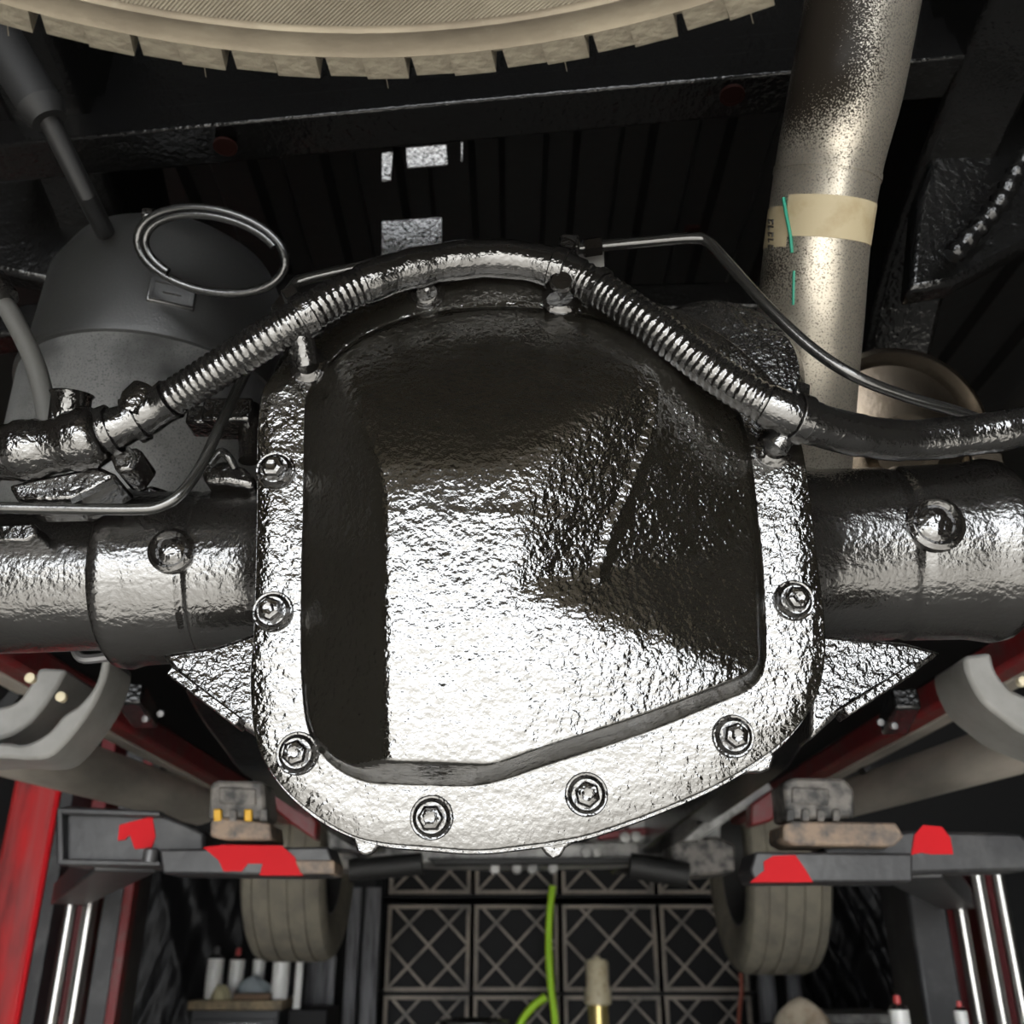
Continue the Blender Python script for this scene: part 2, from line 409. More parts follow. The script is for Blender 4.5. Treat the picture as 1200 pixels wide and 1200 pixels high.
# stud bolts at the top, longer with a spacer, which carry the conduit clips
st = MB(); st.lathe([(.0, -.001), (.0120, -.001), (.0120, .003), (.0095, .005), (.0078, .006), (.0078, .024), (.0062, .026), (.0, .026)], (0, 0, 0), seg=24)
stme = st.mesh('stud_bolt', BOLTP)
for p in [(362, 430), (656, 352), (906, 528)]:
    rootchild(stme, 'stud_bolt', COV, AX, onplane(*p, 0), PN)

for tp in ([(408, 974), (416, 990), (418, 999), (428, 1003), (437, 1000), (444, 991), (462, 988), (460, 978)], [(618, 984), (634, 994), (640, 1002), (648, 1008), (657, 1004), (663, 994), (680, 982), (676, 972)],
           [(846, 905), (852, 920), (862, 912), (876, 906), (893, 906), (904, 901), (908, 886), (900, 872)]):
    MB().prism([onplane(x, y, -.010) for x, y in tp], -PN * .016).part('flange_tab', PAINT, AX, bevel=.0015)
# housing behind the cover
hs = MB(); vs = []; fs = []
prof = [(1.012, -.0085), (1.018, -.012), (1.018, -.026), (.985, -.030), (.95, -.05), (.90, -.09), (.74, -.14), (.5, -.18), (.2, -.2)]
for (f, h) in prof:
    for k in range(NA):
        th, r = outr[k]
        # leave the little tabs to the cover: smooth radius
        rs = sum(outr[(k + q) % NA][1] for q in range(-6, 7)) / 13
        vs.append(pw(math.cos(th) * min(r, rs) * f, math.sin(th) * min(r, rs) * f, h))
for j in range(len(prof) - 1):
    for k in range(NA): fs.append((j * NA + k, j * NA + (k + 1) % NA, (j + 1) * NA + (k + 1) % NA, (j + 1) * NA + k))
fs += [tuple(range(NA)), tuple(range((len(prof) - 1) * NA, len(prof) * NA))[::-1]]
hs.add(vs, fs)
hs.part('differential_housing', PAINT, AX, angle=35)
# round carrier bulge showing above the cover on the right
c = at(835, 455, .10)
MB().lathe([(.0, -.035), (.040, -.035), (.058, -.032), (.064, -.024), (.064, .02), (.055, .05), (.0, .06)], c, (0, 1, 0), seg=48).part('carrier_bulge', PAINT, AX)
MB().lathe([(.0, -.006), (.008, -.006), (.0095, -.002), (.0095, .004), (.0, .004)], at(822, 385, .055), (0, 1, 0), seg=16).part('casting_boss', BOLTP, AX)

# tubes, collars, gussets
aL = at(-330, 694, .10); aR = at(1540, 632, .10); ad = (aR - aL).normalized()
def axp(px):
    """point of the axle centre line that shows at pixel column px"""
    lo, hi = 0., 1.
    for _ in range(40):
        m = (lo + hi) / 2; p = aL.lerp(aR, m) - CAM
        if 600 + F * p.x / p.dot(FW) < px: lo = m
        else: hi = m
    return aL.lerp(aR, lo)
rt = .0495
for sgn, (p0, p1) in (('l', (-300, 330)), ('r', (930, 1500))):
    a, b = axp(p0), axp(p1); n = 24
    MB().tube([a.lerp(b, k / n) for k in range(n + 1)], rt, 64).part('axle_tube', TUBEP, AX)
def collar(stations, label=None):
    path = [axp(px) for px, r in stations]
    MB().tube(path, [r for px, r in stations], 72).part('tube_collar', TUBEP, AX, angle=50)
collar([(139, .0495), (141, .0590), (146, .0625), (158, .0635), (168, .0618), (172, .0612), (176, .0610), (234, .0600), (236, .0598), (240, .0580), (244, .0580), (247, .0598), (250, .0600), (254, .0600), (300, .0600), (318, .0620), (345, .070)])
collar([(1170, .0495), (1168, .0600), (1163, .0640), (1150, .0655), (1136, .0640), (1122, .0628), (1118, .0625), (1114, .0624), (1054, .0620), (1052, .0619), (1046, .0600), (1040, .0600), (1034, .0612), (1031, .0614), (1027, .0614), (960, .0616), (940, .064), (910, .072)])
# plug welds: raised rim with domed plug
def plug(px, py, px0, r):
    c0 = axp(px0); dr = ray(px, py).normalized()
    # nearest point of the collar surface along the view ray
    t = (c0 - CAM).length - .09
    while t < 2:
        p = CAM + dr * t; q = p - c0; q -= ad * q.dot(ad)
        if q.length < .0625: break
        t += .0005
    n = q.normalized()
    pl = MB().lathe([(.0, -.004), (r * 1.25, -.004), (r * 1.22, .0012), (r * 1.02, .0030), (r * .96, .0018), (r * .82, .0002), (r * .6, .0022), (r * .3, .0036), (.0, .0030)], p, n, seg=36).part('plug_weld', BOLTP, AX)
plug(200, 645, 200, .0120); plug(1097, 613, 1097, .0155)
# gusset webs under the collars
def gusset(pts, Y, th=.03):
    MB().prism([at(px, py, Y) for px, py in pts], (0, th, 0)).part('gusset', PAINT, AX, bevel=.003)
gusset([(188, 766), (255, 756), (302, 740), (302, 862), (276, 846), (238, 816), (205, 788)], .035)
gusset([(950, 742), (1060, 752), (1105, 764), (1085, 778), (1032, 806), (985, 835), (950, 868)], .035)
# ledges welded along the gusset edges
MB().bar(at(204, 790, .033), at(284, 850, .033), .02, .006, (0, 0, 1)).part('gusset_ledge', PAINT, AX, bevel=.001)
MB().bar(at(985, 838, .033), at(1066, 786, .033), .02, .006, (0, 0, 1)).part('gusset_ledge', PAINT, AX, bevel=.001)
# bracket casting on the left top of the collar and the speed sensor
MB().prism([at(150, 590, .07), at(158, 574, .07), at(176, 566, .07), at(196, 573, .07), at(215, 585, .07), at(225, 600, .07), at(150, 605, .07)], (0, .05, 0)).part('cast_lug', PAINT, AX, bevel=.004)
MB().prism([at(232, 548, .05), at(262, 538, .05), at(285, 546, .05), at(300, 560, .05), at(296, 572, .05), at(268, 566, .05), at(240, 566, .05)], (0, .05, 0)).part('cast_lug', PAINT, AX, bevel=.004)
# shoulder between cover flange and conduit, left top
MB().prism([at(305, 470, .03), at(322, 420, .03), at(352, 392, .03), at(392, 372, .03), at(400, 420, .03), at(360, 470, .03)], (0, .06, 0)).part('housing_shoulder', PAINT, AX, bevel=.006)

SEN = empty('speed_sensor', at(262, 490, .05), 'small black sensor plug with locking tab left of the differential', 'sensor')
MB().box(at(272, 491, .05), (.034, .03, .018)).part('connector_body', BOLTP, SEN, bevel=.002)
MB().box(at(240, 494, .05), (.020, .022, .014)).part('connector_neck', BOLTP, SEN, bevel=.002)
MB().box(at(266, 478, .045), (.030, .012, .006)).part('locking_tab', BOLTP, SEN, bevel=.001)
MB().tube([at(292, 476, .05), at(292, 540, .05)], .0075, 16).part('mounting_collar', BOLTP, SEN)
MB().tube(crpx([(275, 548, .045), (268, 536, .04), (258, 530, .04), (245, 545, .04)], 6), .003, 10).part('wire', LINE, SEN)

# ================================================================== CONDUIT WITH WIRES
CON = empty('wiring_conduit', at(600, 330, -.02), 'thick glossy black corrugated wiring conduit arching over the differential cover', 'conduit')
cpx = [(-320, 570, .04), (-180, 556, .02), (-40, 536, .0), (60, 524, -.005), (125, 506, -.01), (180, 480, -.015), (260, 430, -.02), (340, 380, -.025), (420, 336, -.025), (500, 311, -.02), (580, 303, -.015), (650, 314, -.015),
       (700, 338, -.015), (760, 378, -.02), (830, 432, -.02), (890, 470, -.02), (940, 492, -.015), (1000, 509, -.01), (1060, 516, -.005), (1130, 511, .0), (1190, 502, .0), (1240, 494, .0), (1360, 486, .02), (1500, 492, .04)]
cpx = [(x, y, Y - .026 * max(0, min(1, (x - 180) / 150, (1060 - x) / 120))) for x, y, Y in cpx]
cpath = crpx(cpx, 14)
def sub(px0, px1, path=cpath):
    out = []
    for p in path:
        q = p - CAM; x = 600 + F * q.x / q.dot(FW)
        if px0 <= x <= px1: out.append(p)
    return out
def corrug(px0, px1, r0, r1, pitch=.0048):
    p = resample(sub(px0, px1), pitch / 4); MB_ = MB()
    return MB_.tube(p, [(r0, (r0 + r1) / 2, r1, (r0 + r1) / 2)[i % 4] for i in range(len(p))], 18)
corrug(196, 440, .0112, .0122).part('corrugated_sleeve', HARN, CON, angle=80)
corrug(664, 905, .0112, .0122).part('corrugated_sleeve', HARN, CON, angle=80)
p = resample(sub(425, 680), .006); MB().tube(p, [.0124 + .0004 * math.sin(i * 1.3) for i in range(len(p))], 18).part('tape_wrap', HARN, CON, angle=80)
p = resample(sub(895, 1700), .004); MB().tube(p, [.0128 + .0007 * ((i % 9) / 9) for i in range(len(p))], 18).part('tape_wrap', HARN, CON, angle=80)
p = resample(sub(118, 205), .004); MB().tube(p, [.0130 + .0006 * math.sin(i * 1.1) for i in range(len(p))], 18).part('tape_wrap', HARN, CON, angle=80)
p = resample(sub(-500, 122), .004); MB().tube(p, [.0185 + .0014 * math.sin(i * .7) + .0006 * math.sin(i * 2.3) for i in range(len(p))], 20).part('rubber_boot', PAINT, CON, angle=80)
def tie(px, r, wd=.006):
    i = min(range(len(cpath)), key=lambda k: abs(600 + F * (cpath[k] - CAM).x / (cpath[k] - CAM).dot(FW) - px))
    t = (cpath[i + 1] - cpath[i - 1]).normalized()
    m = MB().lathe([(r, -wd / 2), (r + .0018, -wd / 2), (r + .0018, wd / 2), (r, wd / 2)], cpath[i], t, seg=24, closed=True)
    return m, cpath[i], t
for px, r in ((358, .0122), (656, .0126), (936, .0134)):
    m, c, t = tie(px, r, .009)
    n = t.cross(Vector((0, -1, 0))).normalized()
    if n.z < 0: n = -n
    m.box(c + n * (r + .004), (.009, .012, .009), Matrix((t, Vector((0, -1, 0)), n)).transposed())
    m.part('clip', HARN, CON, bevel=.0008)
for px, r in ((128, .0145), (160, .0138), (700, .0120)):
    m, c, t = tie(px, r, .005); m.part('cable_tie', HARN, CON)
# clip stalks down to the studs
for a, b in (((352, 392, -.046), (360, 428, -.035)), ((652, 322, -.04), (656, 350, -.04)), ((930, 496, -.036), (908, 524, -.03))):
    MB().tube([at(*a), at(*b)], [.0075, .0085], 16).part('clip_stalk', HARN, CON)
# tape lump on the left with loose wires and a plug below
MB().lathe([(.0, -.012), (.009, -.011), (.011, 0), (.008, .010), (.0, .012)], at(162, 470, -.02), (.3, 0, 1), seg=14).part('tape_knot', PAINT, CON)
PLG = empty('wire_plug', at(70, 590, .01), 'black angular wire plug hanging under the taped left end of the conduit', 'connector')
MB().prism([at(8, 568, .0), at(40, 560, .0), at(115, 545, .0), at(138, 556, .0), at(88, 586, .0), at(20, 588, .0)], (0, .035, 0)).part('plug_body', PAINT, PLG, bevel=.003)
MB().prism([at(126, 530, -.005), at(160, 522, -.005), at(168, 530, -.005), at(152, 552, -.005), at(135, 553, -.005)], (0, .03, 0)).part('plug_socket', BOLTP, PLG, bevel=.003)
MB().tube(crpx([(150, 526, -.007), (158, 536, -.007), (154, 548, -.007)], 5), .0016, 8).part('locking_clip', LINE, PLG)
MB().bar(at(86, 590, .0), at(136, 566, .0), .006, .004).part('plug_rail', LINE, PLG)
CLMP = empty('hose_clamp', at(82, 490, .03), 'small round steel clamp standing behind the taped conduit end', 'clamp')
MB().lathe([(.011, -.012), (.013, -.012), (.013, .010), (.0145, .012), (.0115, .012), (.011, .010)], at(82, 482, .03), (.05, -.25, 1), seg=28, closed=True).part('clamp_ring', BOLTP, CLMP)
MB().box(at(84, 492, .03), (.022, .02, .012)).part('clamp_base', BOLTP, CLMP, bevel=.002)
MB().prism([at(-40, 616, .03), at(40, 612, .03), at(44, 626, .03), at(30, 634, .03), at(-40, 636, .03)], (0, .04, 0)).thing('axle_bracket', PAINT, 'flat black bracket on the axle tube at the left picture edge', 'bracket', bevel=.002)

# ================================================================== BRAKE LINES
BL = empty('brake_line', at(200, 600, .0), 'thin bent steel brake line running left below the conduit across the tank', 'brake line')
MB().tube(crpx([(-320, 590, .03), (-180, 592, .01), (-40, 594, .0), (60, 596, .0), (150, 597, .0), (186, 594, .0), (212, 578, .0), (236, 545, .005), (262, 490, .01), (290, 432, .02), (316, 385, .03)], 10), .0036, 12).part('tube', LINE, BL)
MB().tube(crpx([(318, 384, .03), (330, 356, .03), (342, 338, .03), (356, 328, .03), (420, 313, .03), (470, 301, .03), (515, 295, .03)], 10), .0042, 12).part('tube', LINE, BL)
MB().tube([at(327, 368, .028), at(341, 350, .028)], .0075, 6).part('fitting', BOLTP, BL)
BR = empty('brake_line', at(900, 400, .02), 'thin bent steel brake line crossing in front of the silver exhaust pipe', 'brake line')
MB().tube(crpx([(664, 293, .0), (690, 290, .0), (750, 284, .0), (812, 279, .0), (830, 284, .0), (850, 305, .0), (900, 360, .0), (950, 407, .0), (1000, 440, .0), (1060, 464, .01), (1120, 482, .02), (1175, 500, .03), (1300, 530, .05), (1440, 560, .06)], 10), .0040, 12).part('tube', LINE, BR)
MB().tube([at(684, 291, .0), at(704, 288, .0)], .0068, 6).part('fitting', BOLTP, BR)
MB().box(at(667, 288, -.005), (.014, .012, .012)).part('line_clip', BOLTP, BR, bevel=.002)
MB().box(at(690, 305, .02), (.022, .003, .02)).part('bracket_tab', CAST, BR, bevel=.001)

# ================================================================== TANK, LEFT
TK = empty('air_tank', at(190, 560, .33), 'rounded satin black tank with a horizontal seam left of the differential', 'tank')
tc = at(192, 400, .33); rT = .128
dz = lambda py: (at(192, py, .205) - tc).z
top, bot = (at(192, 258, .27) - tc).z, dz(640)
MB().lathe([(.0, top), (.05, top - .002), (.085, top - .012), (.108, top - .032), (.122, top - .065), (.127, dz(385) + .004), (.127, dz(385))], tc, (0, 0, 1), seg=72).part('upper_shell', TANK, TK, angle=60)
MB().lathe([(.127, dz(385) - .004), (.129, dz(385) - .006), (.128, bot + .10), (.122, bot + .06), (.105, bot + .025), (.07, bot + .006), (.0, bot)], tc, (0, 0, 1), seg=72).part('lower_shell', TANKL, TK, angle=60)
MB().lathe([(.1265, -.0045), (.1325, -.003), (.1325, .003), (.1265, .0045)], tc + Vector((0, 0, dz(385) - .002)), (0, 0, 1), seg=72, closed=True).part('seam_flange', TANK, TK)
# stamped plate on the shell
nf = Vector((.42, -1, 0)).normalized(); sx = Vector((0, 0, 1)).cross(-nf)
pc = tc + nf * .1215 + Vector((0, 0, dz(338)))
m3 = Matrix((sx, -nf, Vector((0, 0, 1)))).transposed()
PL = MB().box(pc, (.044, .012, .026), m3).part('stamped_plate', TANK, TK, bevel=.002)
for dx, dzz, sw, sh in ((0, .010, .038, .003), (0, -.010, .038, .003), (-.018, 0, .003, .022), (.018, 0, .003, .022), (0, 0, .016, .003)):
    MB().box(pc + nf * .007 + sx * dx + Vector((0, 0, dzz)), (sw, .003, sh), m3).part('raised_rib', TANK, TK, sub=PL)
# loop of hose
LP = empty('hose_loop', at(248, 345, .16), 'thin black hose bent into an oval loop above the tank', 'hose')
def loop(cx, cy, rx, ry, a0, a1, Y, tilt=R(12), n=40):
    out = []
    for k in range(n + 1):
        a = a0 + (a1 - a0) * k / n; x, y = rx * math.cos(a), ry * math.sin(a)
        out.append(at(cx + x * math.cos(tilt) - y * math.sin(tilt), cy + x * math.sin(tilt) + y * math.cos(tilt), Y + .0004 * y))
    return out
MB().tube(loop(248, 294, 88, 48, 0, 2 * math.pi, .16), .0042, 10).part('hose', LINE, LP)
MB().tube(loop(249, 295, 80, 41, R(125), R(330), .155), .0036, 10).part('hose', LINE, LP)
MB().box(at(175, 253, .155), (.012, .012, .010)).part('clip', BOLTP, LP, bevel=.002)

# grey hose at the left edge
HG = empty('vent_hose', at(40, 490, .06), 'smooth grey rubber hose curving down at the left picture edge', 'hose')
MB().tube(crpx([(-30, 345, .06), (0, 352, .06), (22, 385, .06), (42, 430, .06), (54, 480, .06), (58, 520, .06)], 10), .0072, 16).part('hose', GREYPL, HG)
MB().tube([at(-12, 328, .055), at(4, 352, .055)], .012, 8).part('hose_end', BOLTP, HG)

# ================================================================== EXHAUST
EX = empty('exhaust_pipe', at(940, 500, .2), 'speckled silver exhaust pipe rising past the axle on the right', 'exhaust')
pp = [(1040, -170, -.10), (1022, -70, -.05), (1007, 20, -.02), (990, 110, .0), (972, 190, .03), (958, 280, .06), (949, 370, .10), (941, 460, .15), (935, 540, .20)]
ppath = crpx(pp, 8)
def pxr(p, wpx): return wpx / 2 / F * (p - CAM).dot(FW) * .985
wid = {-170: 140, 20: 133, 110: 132, 190: 124, 280: 121, 370: 124, 540: 124}
def wpx(py):
    ks = sorted(wid); py = max(ks[0], min(ks[-1], py))
    for a, b in zip(ks, ks[1:]):
        if py <= b: return wid[a] + (wid[b] - wid[a]) * (py - a) / (b - a)
def pyof(p): q = p - CAM; return 600 - F * q.dot(UP) / q.dot(FW)
rad = [pxr(p, wpx(pyof(p))) for p in ppath]
def onpipe(px, py):
    dr = ray(px, py); t = .3
    while t < 1.6:
        p = CAM + dr * t
        i = min(range(len(ppath)), key=lambda k: (ppath[k] - p).length)
        if (ppath[i] - p).length < rad[i] * 1.02: return p
        t += .002
    return CAM + dr
L0 = EX.location
PIPE = spotted_pipe([(onpipe(952, 35) - L0, .060, .62), (onpipe(955, 72) - L0, .060, .60), (onpipe(935, 108) - L0, .050, .52), (onpipe(905, 320) - L0, .034, .26), (onpipe(890, 400) - L0, .03, .16), (onpipe(1000, 0) - L0, .04, .20)])
MB().tube(ppath, rad, 48).part('pipe', PIPE, EX, angle=60)
# step where two pipes are slipped together
def pipeband(py0, py1, dr_, name, mt, a0=None, a1=None, skew=0):
    seg = [(p, r) for p, r in zip(ppath, rad)]
    dense = []
    for (p, r), (q, s2) in zip(seg, seg[1:]):
        for k in range(16): dense.append((p.lerp(q, k / 16), r + (s2 - r) * k / 16))
    sel = [(p, r) for p, r in dense if py0 <= pyof(p) <= py1]
    m = MB(); n = 40
    for (p, r) in (sel[0], sel[len(sel) // 2], sel[-1]): pass
    t = (sel[-1][0] - sel[0][0]).normalized(); fwd = (CAM - sel[0][0]); fwd = (fwd - t * fwd.dot(t)).normalized(); sd = t.cross(fwd)
    vs = []; fs = []
    for ra in (dr_, -.0005):
        for (p, r) in sel:
            for k in range(n + 1):
                a = a0 + (a1 - a0) * k / n
                vs.append(p + t * skew * math.sin(a) + (fwd * math.cos(a) + sd * math.sin(a)) * (r + ra))
    M = len(sel); W = n + 1
    for l in (0, 1):
        for j in range(M - 1):
            for k in range(n): fs.append((l * M * W + j * W + k, l * M * W + j * W + k + 1, l * M * W + (j + 1) * W + k + 1, l * M * W + (j + 1) * W + k))
    for k in range(n): fs += [(k, k + 1, M * W + k + 1, M * W + k), ((M - 1) * W + k, (M - 1) * W + k + 1, M * W + (M - 1) * W + k + 1, M * W + (M - 1) * W + k)]
    for j in range(M - 1): fs += [(j * W, (j + 1) * W, M * W + (j + 1) * W, M * W + j * W), (j * W + n, (j + 1) * W + n, M * W + (j + 1) * W + n, M * W + j * W + n)]
    m.add(vs, fs)
    return m.part(name, mt, EX, angle=60)
pipeband(202, 209, .0008, 'swage_ring', PIPE, math.pi, 3 * math.pi)
TP = pipeband(238, 286, .0007, 'paper_tape', TAPE, R(-82), R(38), .0)
TP['label'] = 'cream paper tape around the pipe'
pipeband(248, 296, .0005, 'paper_tape', TAPE, R(34), R(100), 0)
g = [onpipe(px, py) + (CAM - onpipe(px, py)).normalized() * .0022 for px, py in ((918, 232), (922, 255), (926, 275), (928, 296))]
MB().tube(cr(g, 5), .0013, 6).part('marker_stroke', INK, EX)
MB().tube([onpipe(930, 318) + Vector((0, -.0008, 0)), onpipe(929, 358) + Vector((0, -.0008, 0))], .0010, 6).part('marker_stroke', INK, EX)
for k in range(5):
    py = 258 + k * 7.5
    for (xa, ya, xb_, yb) in ((900, 0, 906, 1), (900, 0, 901, 4), (905, 1, 905, 5))[:3 - k % 2]:
        a, b = (onpipe(x, py + y) + Vector((0, -.0012, -.0006)) for x, y in ((xa, ya), (xb_, yb)))
        MB().tube([a, b], .0008, 5).part('printed_mark', INKB, EX)

MU = empty('muffler', at(1075, 555, .45), 'brown-grey steel muffler end with a rolled rim right of the exhaust pipe', 'muffler')
mc = at(1048, 528, .36); mdir = Vector((.10, -1, -.42)).normalized()
MB().lathe([(.0, .006), (.05, .004), (.078, -.004), (.090, -.006), (.097, .002), (.102, .006), (.107, .004), (.108, -.004), (.106, -.012), (.103, -.02), (.103, -.16), (.0, -.16)], mc, mdir, seg=64).part('shell', COPPER, MU, angle=50)
MB().tube([mc, mc + mdir * .03], .035, 24).part('inlet', COPPER, MU)
MB().prism([at(1135, 528, .30), at(1176, 528, .30), at(1180, 548, .30), at(1168, 555, .30), at(1152, 553, .30), at(1140, 545, .30)], (0, .02, 0)).part('hanger_tab', COPPER, MU, bevel=.003)

# ================================================================== SPARE TIRE
SP = empty('spare_tire', (0, 0, 0), 'dusty brown spare tire slung flat above the axle', 'tire')
e = atz(432, 86, 1.94); RS = .45; KR = RS / .405
spc = Vector((e.x, e.y - RS, e.z - .017)); SP.location = spc
prof = [(.215, .11), (.205, .05), (.215, .028), (.245, .010), (.275, .003), (.300, .001), (.312, .0), (.315, -.003), (.319, -.003), (.322, .0005), (.338, .0015), (.340, -.0020), (.343, -.0020), (.345, .0020), (.371, .0040),
        (.373, .0018), (.375, .0040), (.387, .0090), (.389, .0072), (.3912, .0098), (.3925, .030), (.3925, .20), (.37, .225), (.30, .24), (.22, .22), (.205, .19)]
prof = [(r * KR, z) for r, z in prof]
MB().lathe(prof, spc, (0, 0, 1), seg=160, closed=True).part('tire_carcass', TIRE, SP, angle=60)
HATCH = mat('hatched_sidewall', (.36, .32, .245), .8, mix=((.23, .20, .15), 16, .35, .7))
nt = HATCH.node_tree; wv = nt.nodes.new('ShaderNodeTexWave'); wv.inputs['Scale'].default_value = 300; wv.bands_direction = 'DIAGONAL'
tcn = nt.nodes.new('ShaderNodeTexCoord'); nt.links.new(tcn.outputs['Object'], wv.inputs['Vector'])
bpn = nt.nodes.new('ShaderNodeBump'); bpn.inputs['Strength'].default_value = .45; bpn.inputs['Distance'].default_value = .002
nt.links.new(wv.outputs['Fac'], bpn.inputs['Height']); nt.links.new(bpn.outputs[0], nt.nodes['Principled BSDF'].inputs['Normal'])
MB().lathe([(.3455 * KR, .005), (.3455 * KR, .0010), (.3700 * KR, .0026), (.3705 * KR, .005)], spc, (0, 0, 1), seg=160, closed=True).part('hatched_band', HATCH, SP)
MB().lathe([(.0, .03), (.06, .03), (.07, .05), (.16, .06), (.19, .03), (.212, .035), (.214, .11), (.20, .15), (.0, .15)], spc, (0, 0, 1), seg=64).part('wheel_disc', RIM, SP)
def blockmesh(wd, r0, r1, z0, z1):
    m = MB(); h = wd / 2
    vs = []
    r0 *= KR; r1 *= KR
    for (r, z, k) in ((r0, z0, 1), (r1, z0 + .006, 1), (r1 + .002, z0 + .03, 1), (r1 + .002, z1, .9), (r0, z1, .9)):
        vs += [(r, -h * k, z), (r, h * k, z)]
    fs = [(0, 2, 4, 6, 8), (9, 7, 5, 3, 1)] + [(2 * i, 2 * i + 1, 2 * ((i + 1) % 5) + 1, 2 * ((i + 1) % 5)) for i in range(5)]
    m.add(vs, fs); return m.mesh('tread_block', TREADB, angle=25)
bm_ = [blockmesh(.0200, .3895, .4060, .0085, .10), blockmesh(.0188, .3895, .4048, .0088, .10), blockmesh(.0070, .3895, .3985, .0125, .10)]
n = 130
for k in range(n):
    a = 2 * math.pi * k / n
    for me, da in ((bm_[k % 2], (-.0030 if k % 2 else .0030)), (bm_[2], math.pi / n)):
        if me is bm_[2] and not k % 2: continue
        o = bpy.data.objects.new('tread_block', me); col.objects.link(o); o.parent = SP; o.rotation_euler = (0, 0, a + da + .002 * math.sin(k * 5.1))
# moulding whiskers between the shoulder blocks
hm = MB(); hm.tube([(.400 * KR, 0, .014), (.4115 * KR, 0, .015)], .00022, 5); hme = hm.mesh('moulding_whisker', TREADB)
for k in range(0, n, 4):
    o = bpy.data.objects.new('moulding_whisker', hme); col.objects.link(o); o.parent = SP; o.rotation_euler = (0, 0, 2 * math.pi * (k + .1) / n)

# ================================================================== CHASSIS FRAME
FR = empty('chassis_frame', (0, .6, 1.8), 'black painted truck chassis frame with rails and crossmembers above the axle', 'frame')
def rail(s):
    pts = [(-1.2, 2.28), (-.3, 2.30), (.0, 2.32), (.35, 2.25), (.60, 2.06), (.85, 1.93), (1.15, 1.865), (1.6, 1.84), (3.9, 1.84)]
    X = .46 * s; m = MB(); vs = []; pth = cr([(X, y, z) for y, z in pts], 6)
    for p in pth:
        for dx, dz_ in ((-.04, 0), (.04, 0), (.04, .17), (-.04, .17)): vs.append(p + Vector((dx, 0, dz_)))
    fs = [(i * 4 + k, i * 4 + (k + 1) % 4, (i + 1) * 4 + (k + 1) % 4, (i + 1) * 4 + k) for i in range(len(pth) - 1) for k in range(4)]
    fs += [(0, 1, 2, 3), tuple(range(len(vs) - 4, len(vs)))]
    m.add(vs, fs); m.part('rail', FRAME, FR, bevel=.008)
rail(-1); rail(1)
# rear crossmember: stepped rear face, bottom flange, drilled holes shown by rims
YB = .14
a0, a1 = at(70, 163, YB + .03), at(1180, 61, YB - .03)      # bright lower rear edge
d = (a1 - a0).normalized(); bk = Vector((-d.y, d.x, 0)).normalized()
CM = MB()
vs = []
sec = [(.0, .0), (.004, .036), (.012, .042), (.014, .070), (.03, .080), (.03, .16), (.10, .16), (.055, .010), (.050, .0)]    # (back, up)
for p in (a0 - d * .12, a1 + d * .12):
    for b, u in sec: vs.append(p + bk * b + Vector((0, 0, u)))
n = len(sec)
CM.add(vs, [tuple(range(n)), tuple(range(n, 2 * n))[::-1]] + [(i, (i + 1) % n, n + (i + 1) % n, n + i) for i in range(n)])
CMO = CM.part('rear_crossmember', FRAME, FR, bevel=.003)
for px, py in ((264, 172), (858, 112)):
    c = atz(px, py, a0.z - .0005)
    MB().lathe([(.0, .0), (.009, .0), (.009, -.0012), (.0115, -.0012), (.0115, .002), (.0, .002)], c, (0, 0, 1), seg=24).part('drain_hole', SILLR, FR, sub=CMO)
# forward crossmember behind the conduit
a, b = at(690, 362, .55), at(1075, 352, .55)
MB().bar(a, b, .05, .045).part('forward_crossmember', FRAME, FR, bevel=.006)
MB().bar(at(-60, 395, .62), at(420, 340, .62), .05, .05).part('forward_crossmember', FRAME, FR, bevel=.006)
# spring hanger plates and gussets on the right rail
MB().prism([at(1180, -40, .22), at(1250, -40, .22), at(1250, 260, .22), at(1120, 330, .22), at(1065, 340, .22), at(1075, 230, .22), at(1115, 120, .22), at(1150, 60, .22)], (0, .03, 0)).part('hanger_plate', FRAME, FR, bevel=.006)
MB().prism([at(1105, 90, .20), at(1128, 60, .20), at(1136, 66, .20), at(1110, 140, .20), at(1104, 130, .20)], (0, .02, 0)).part('hanger_gusset', FRAME, FR, bevel=.002)
for px, py, r in ((1107, 157, .007), (1153, 155, .007), (1143, 90, .006)):
    MB().lathe([(.0, 0), (r, 0), (r, .006), (r * .7, .009), (.0, .009)], at(px, py, .215), (0, -1, 0), seg=20).part('rail_bolt', BOLTP, FR)
MB().prism([at(-80, 20, .3), at(28, 40, .3), at(60, 120, .3), at(90, 220, .3), at(120, 290, .3), at(60, 330, .3), at(-80, 300, .3)], (0, .03, 0)).part('hanger_plate', FRAME, FR, bevel=.006)

# underside of the bed
BD = empty('truck_bed', (0, .2, 2.38), 'black ribbed underside of the truck bed above the frame', 'truck bed')
m = MB(); pts = []
x = -1.0; zB = 2.62; i = 0
while x < 1.0:
    pts += [(x, zB), (x + .055, zB), (x + .065, zB + .02), (x + .10, zB + .02)]; x += .11
pts = [Vector((x, -1.1, z)) for x, z in pts] + [Vector((1.02, -1.1, zB + .04)), Vector((-1.0, -1.1, zB + .04))]
m.prism(pts, (0, 2.9, 0)); m.part('bed_floor', BED, BD, angle=20)
MB().box((0, -.35, 2.585), (2.0, .08, .06)).part('bed_cross_sill', BED, BD, bevel=.004)
MB().bar(at(800, 264, .75), at(905, 252, .75), .03, .035).part('red_sill', SILLR, BD, bevel=.003)
MB().bar(at(1030, 180, .75), at(1090, 150, .75), .03, .10).part('red_sill', SILLR, BD, bevel=.003)
def plate(pts, Y):
    y0 = min(p[1] for p in pts)
    MB().prism([at(px, py, Y + (py - y0) * .00045) for px, py in pts], (0, .006, .004)).part('bracket_plate', PAINT, BD, bevel=.002)
plate([(446, 258), (519, 253), (519, 306), (446, 312)], .50)
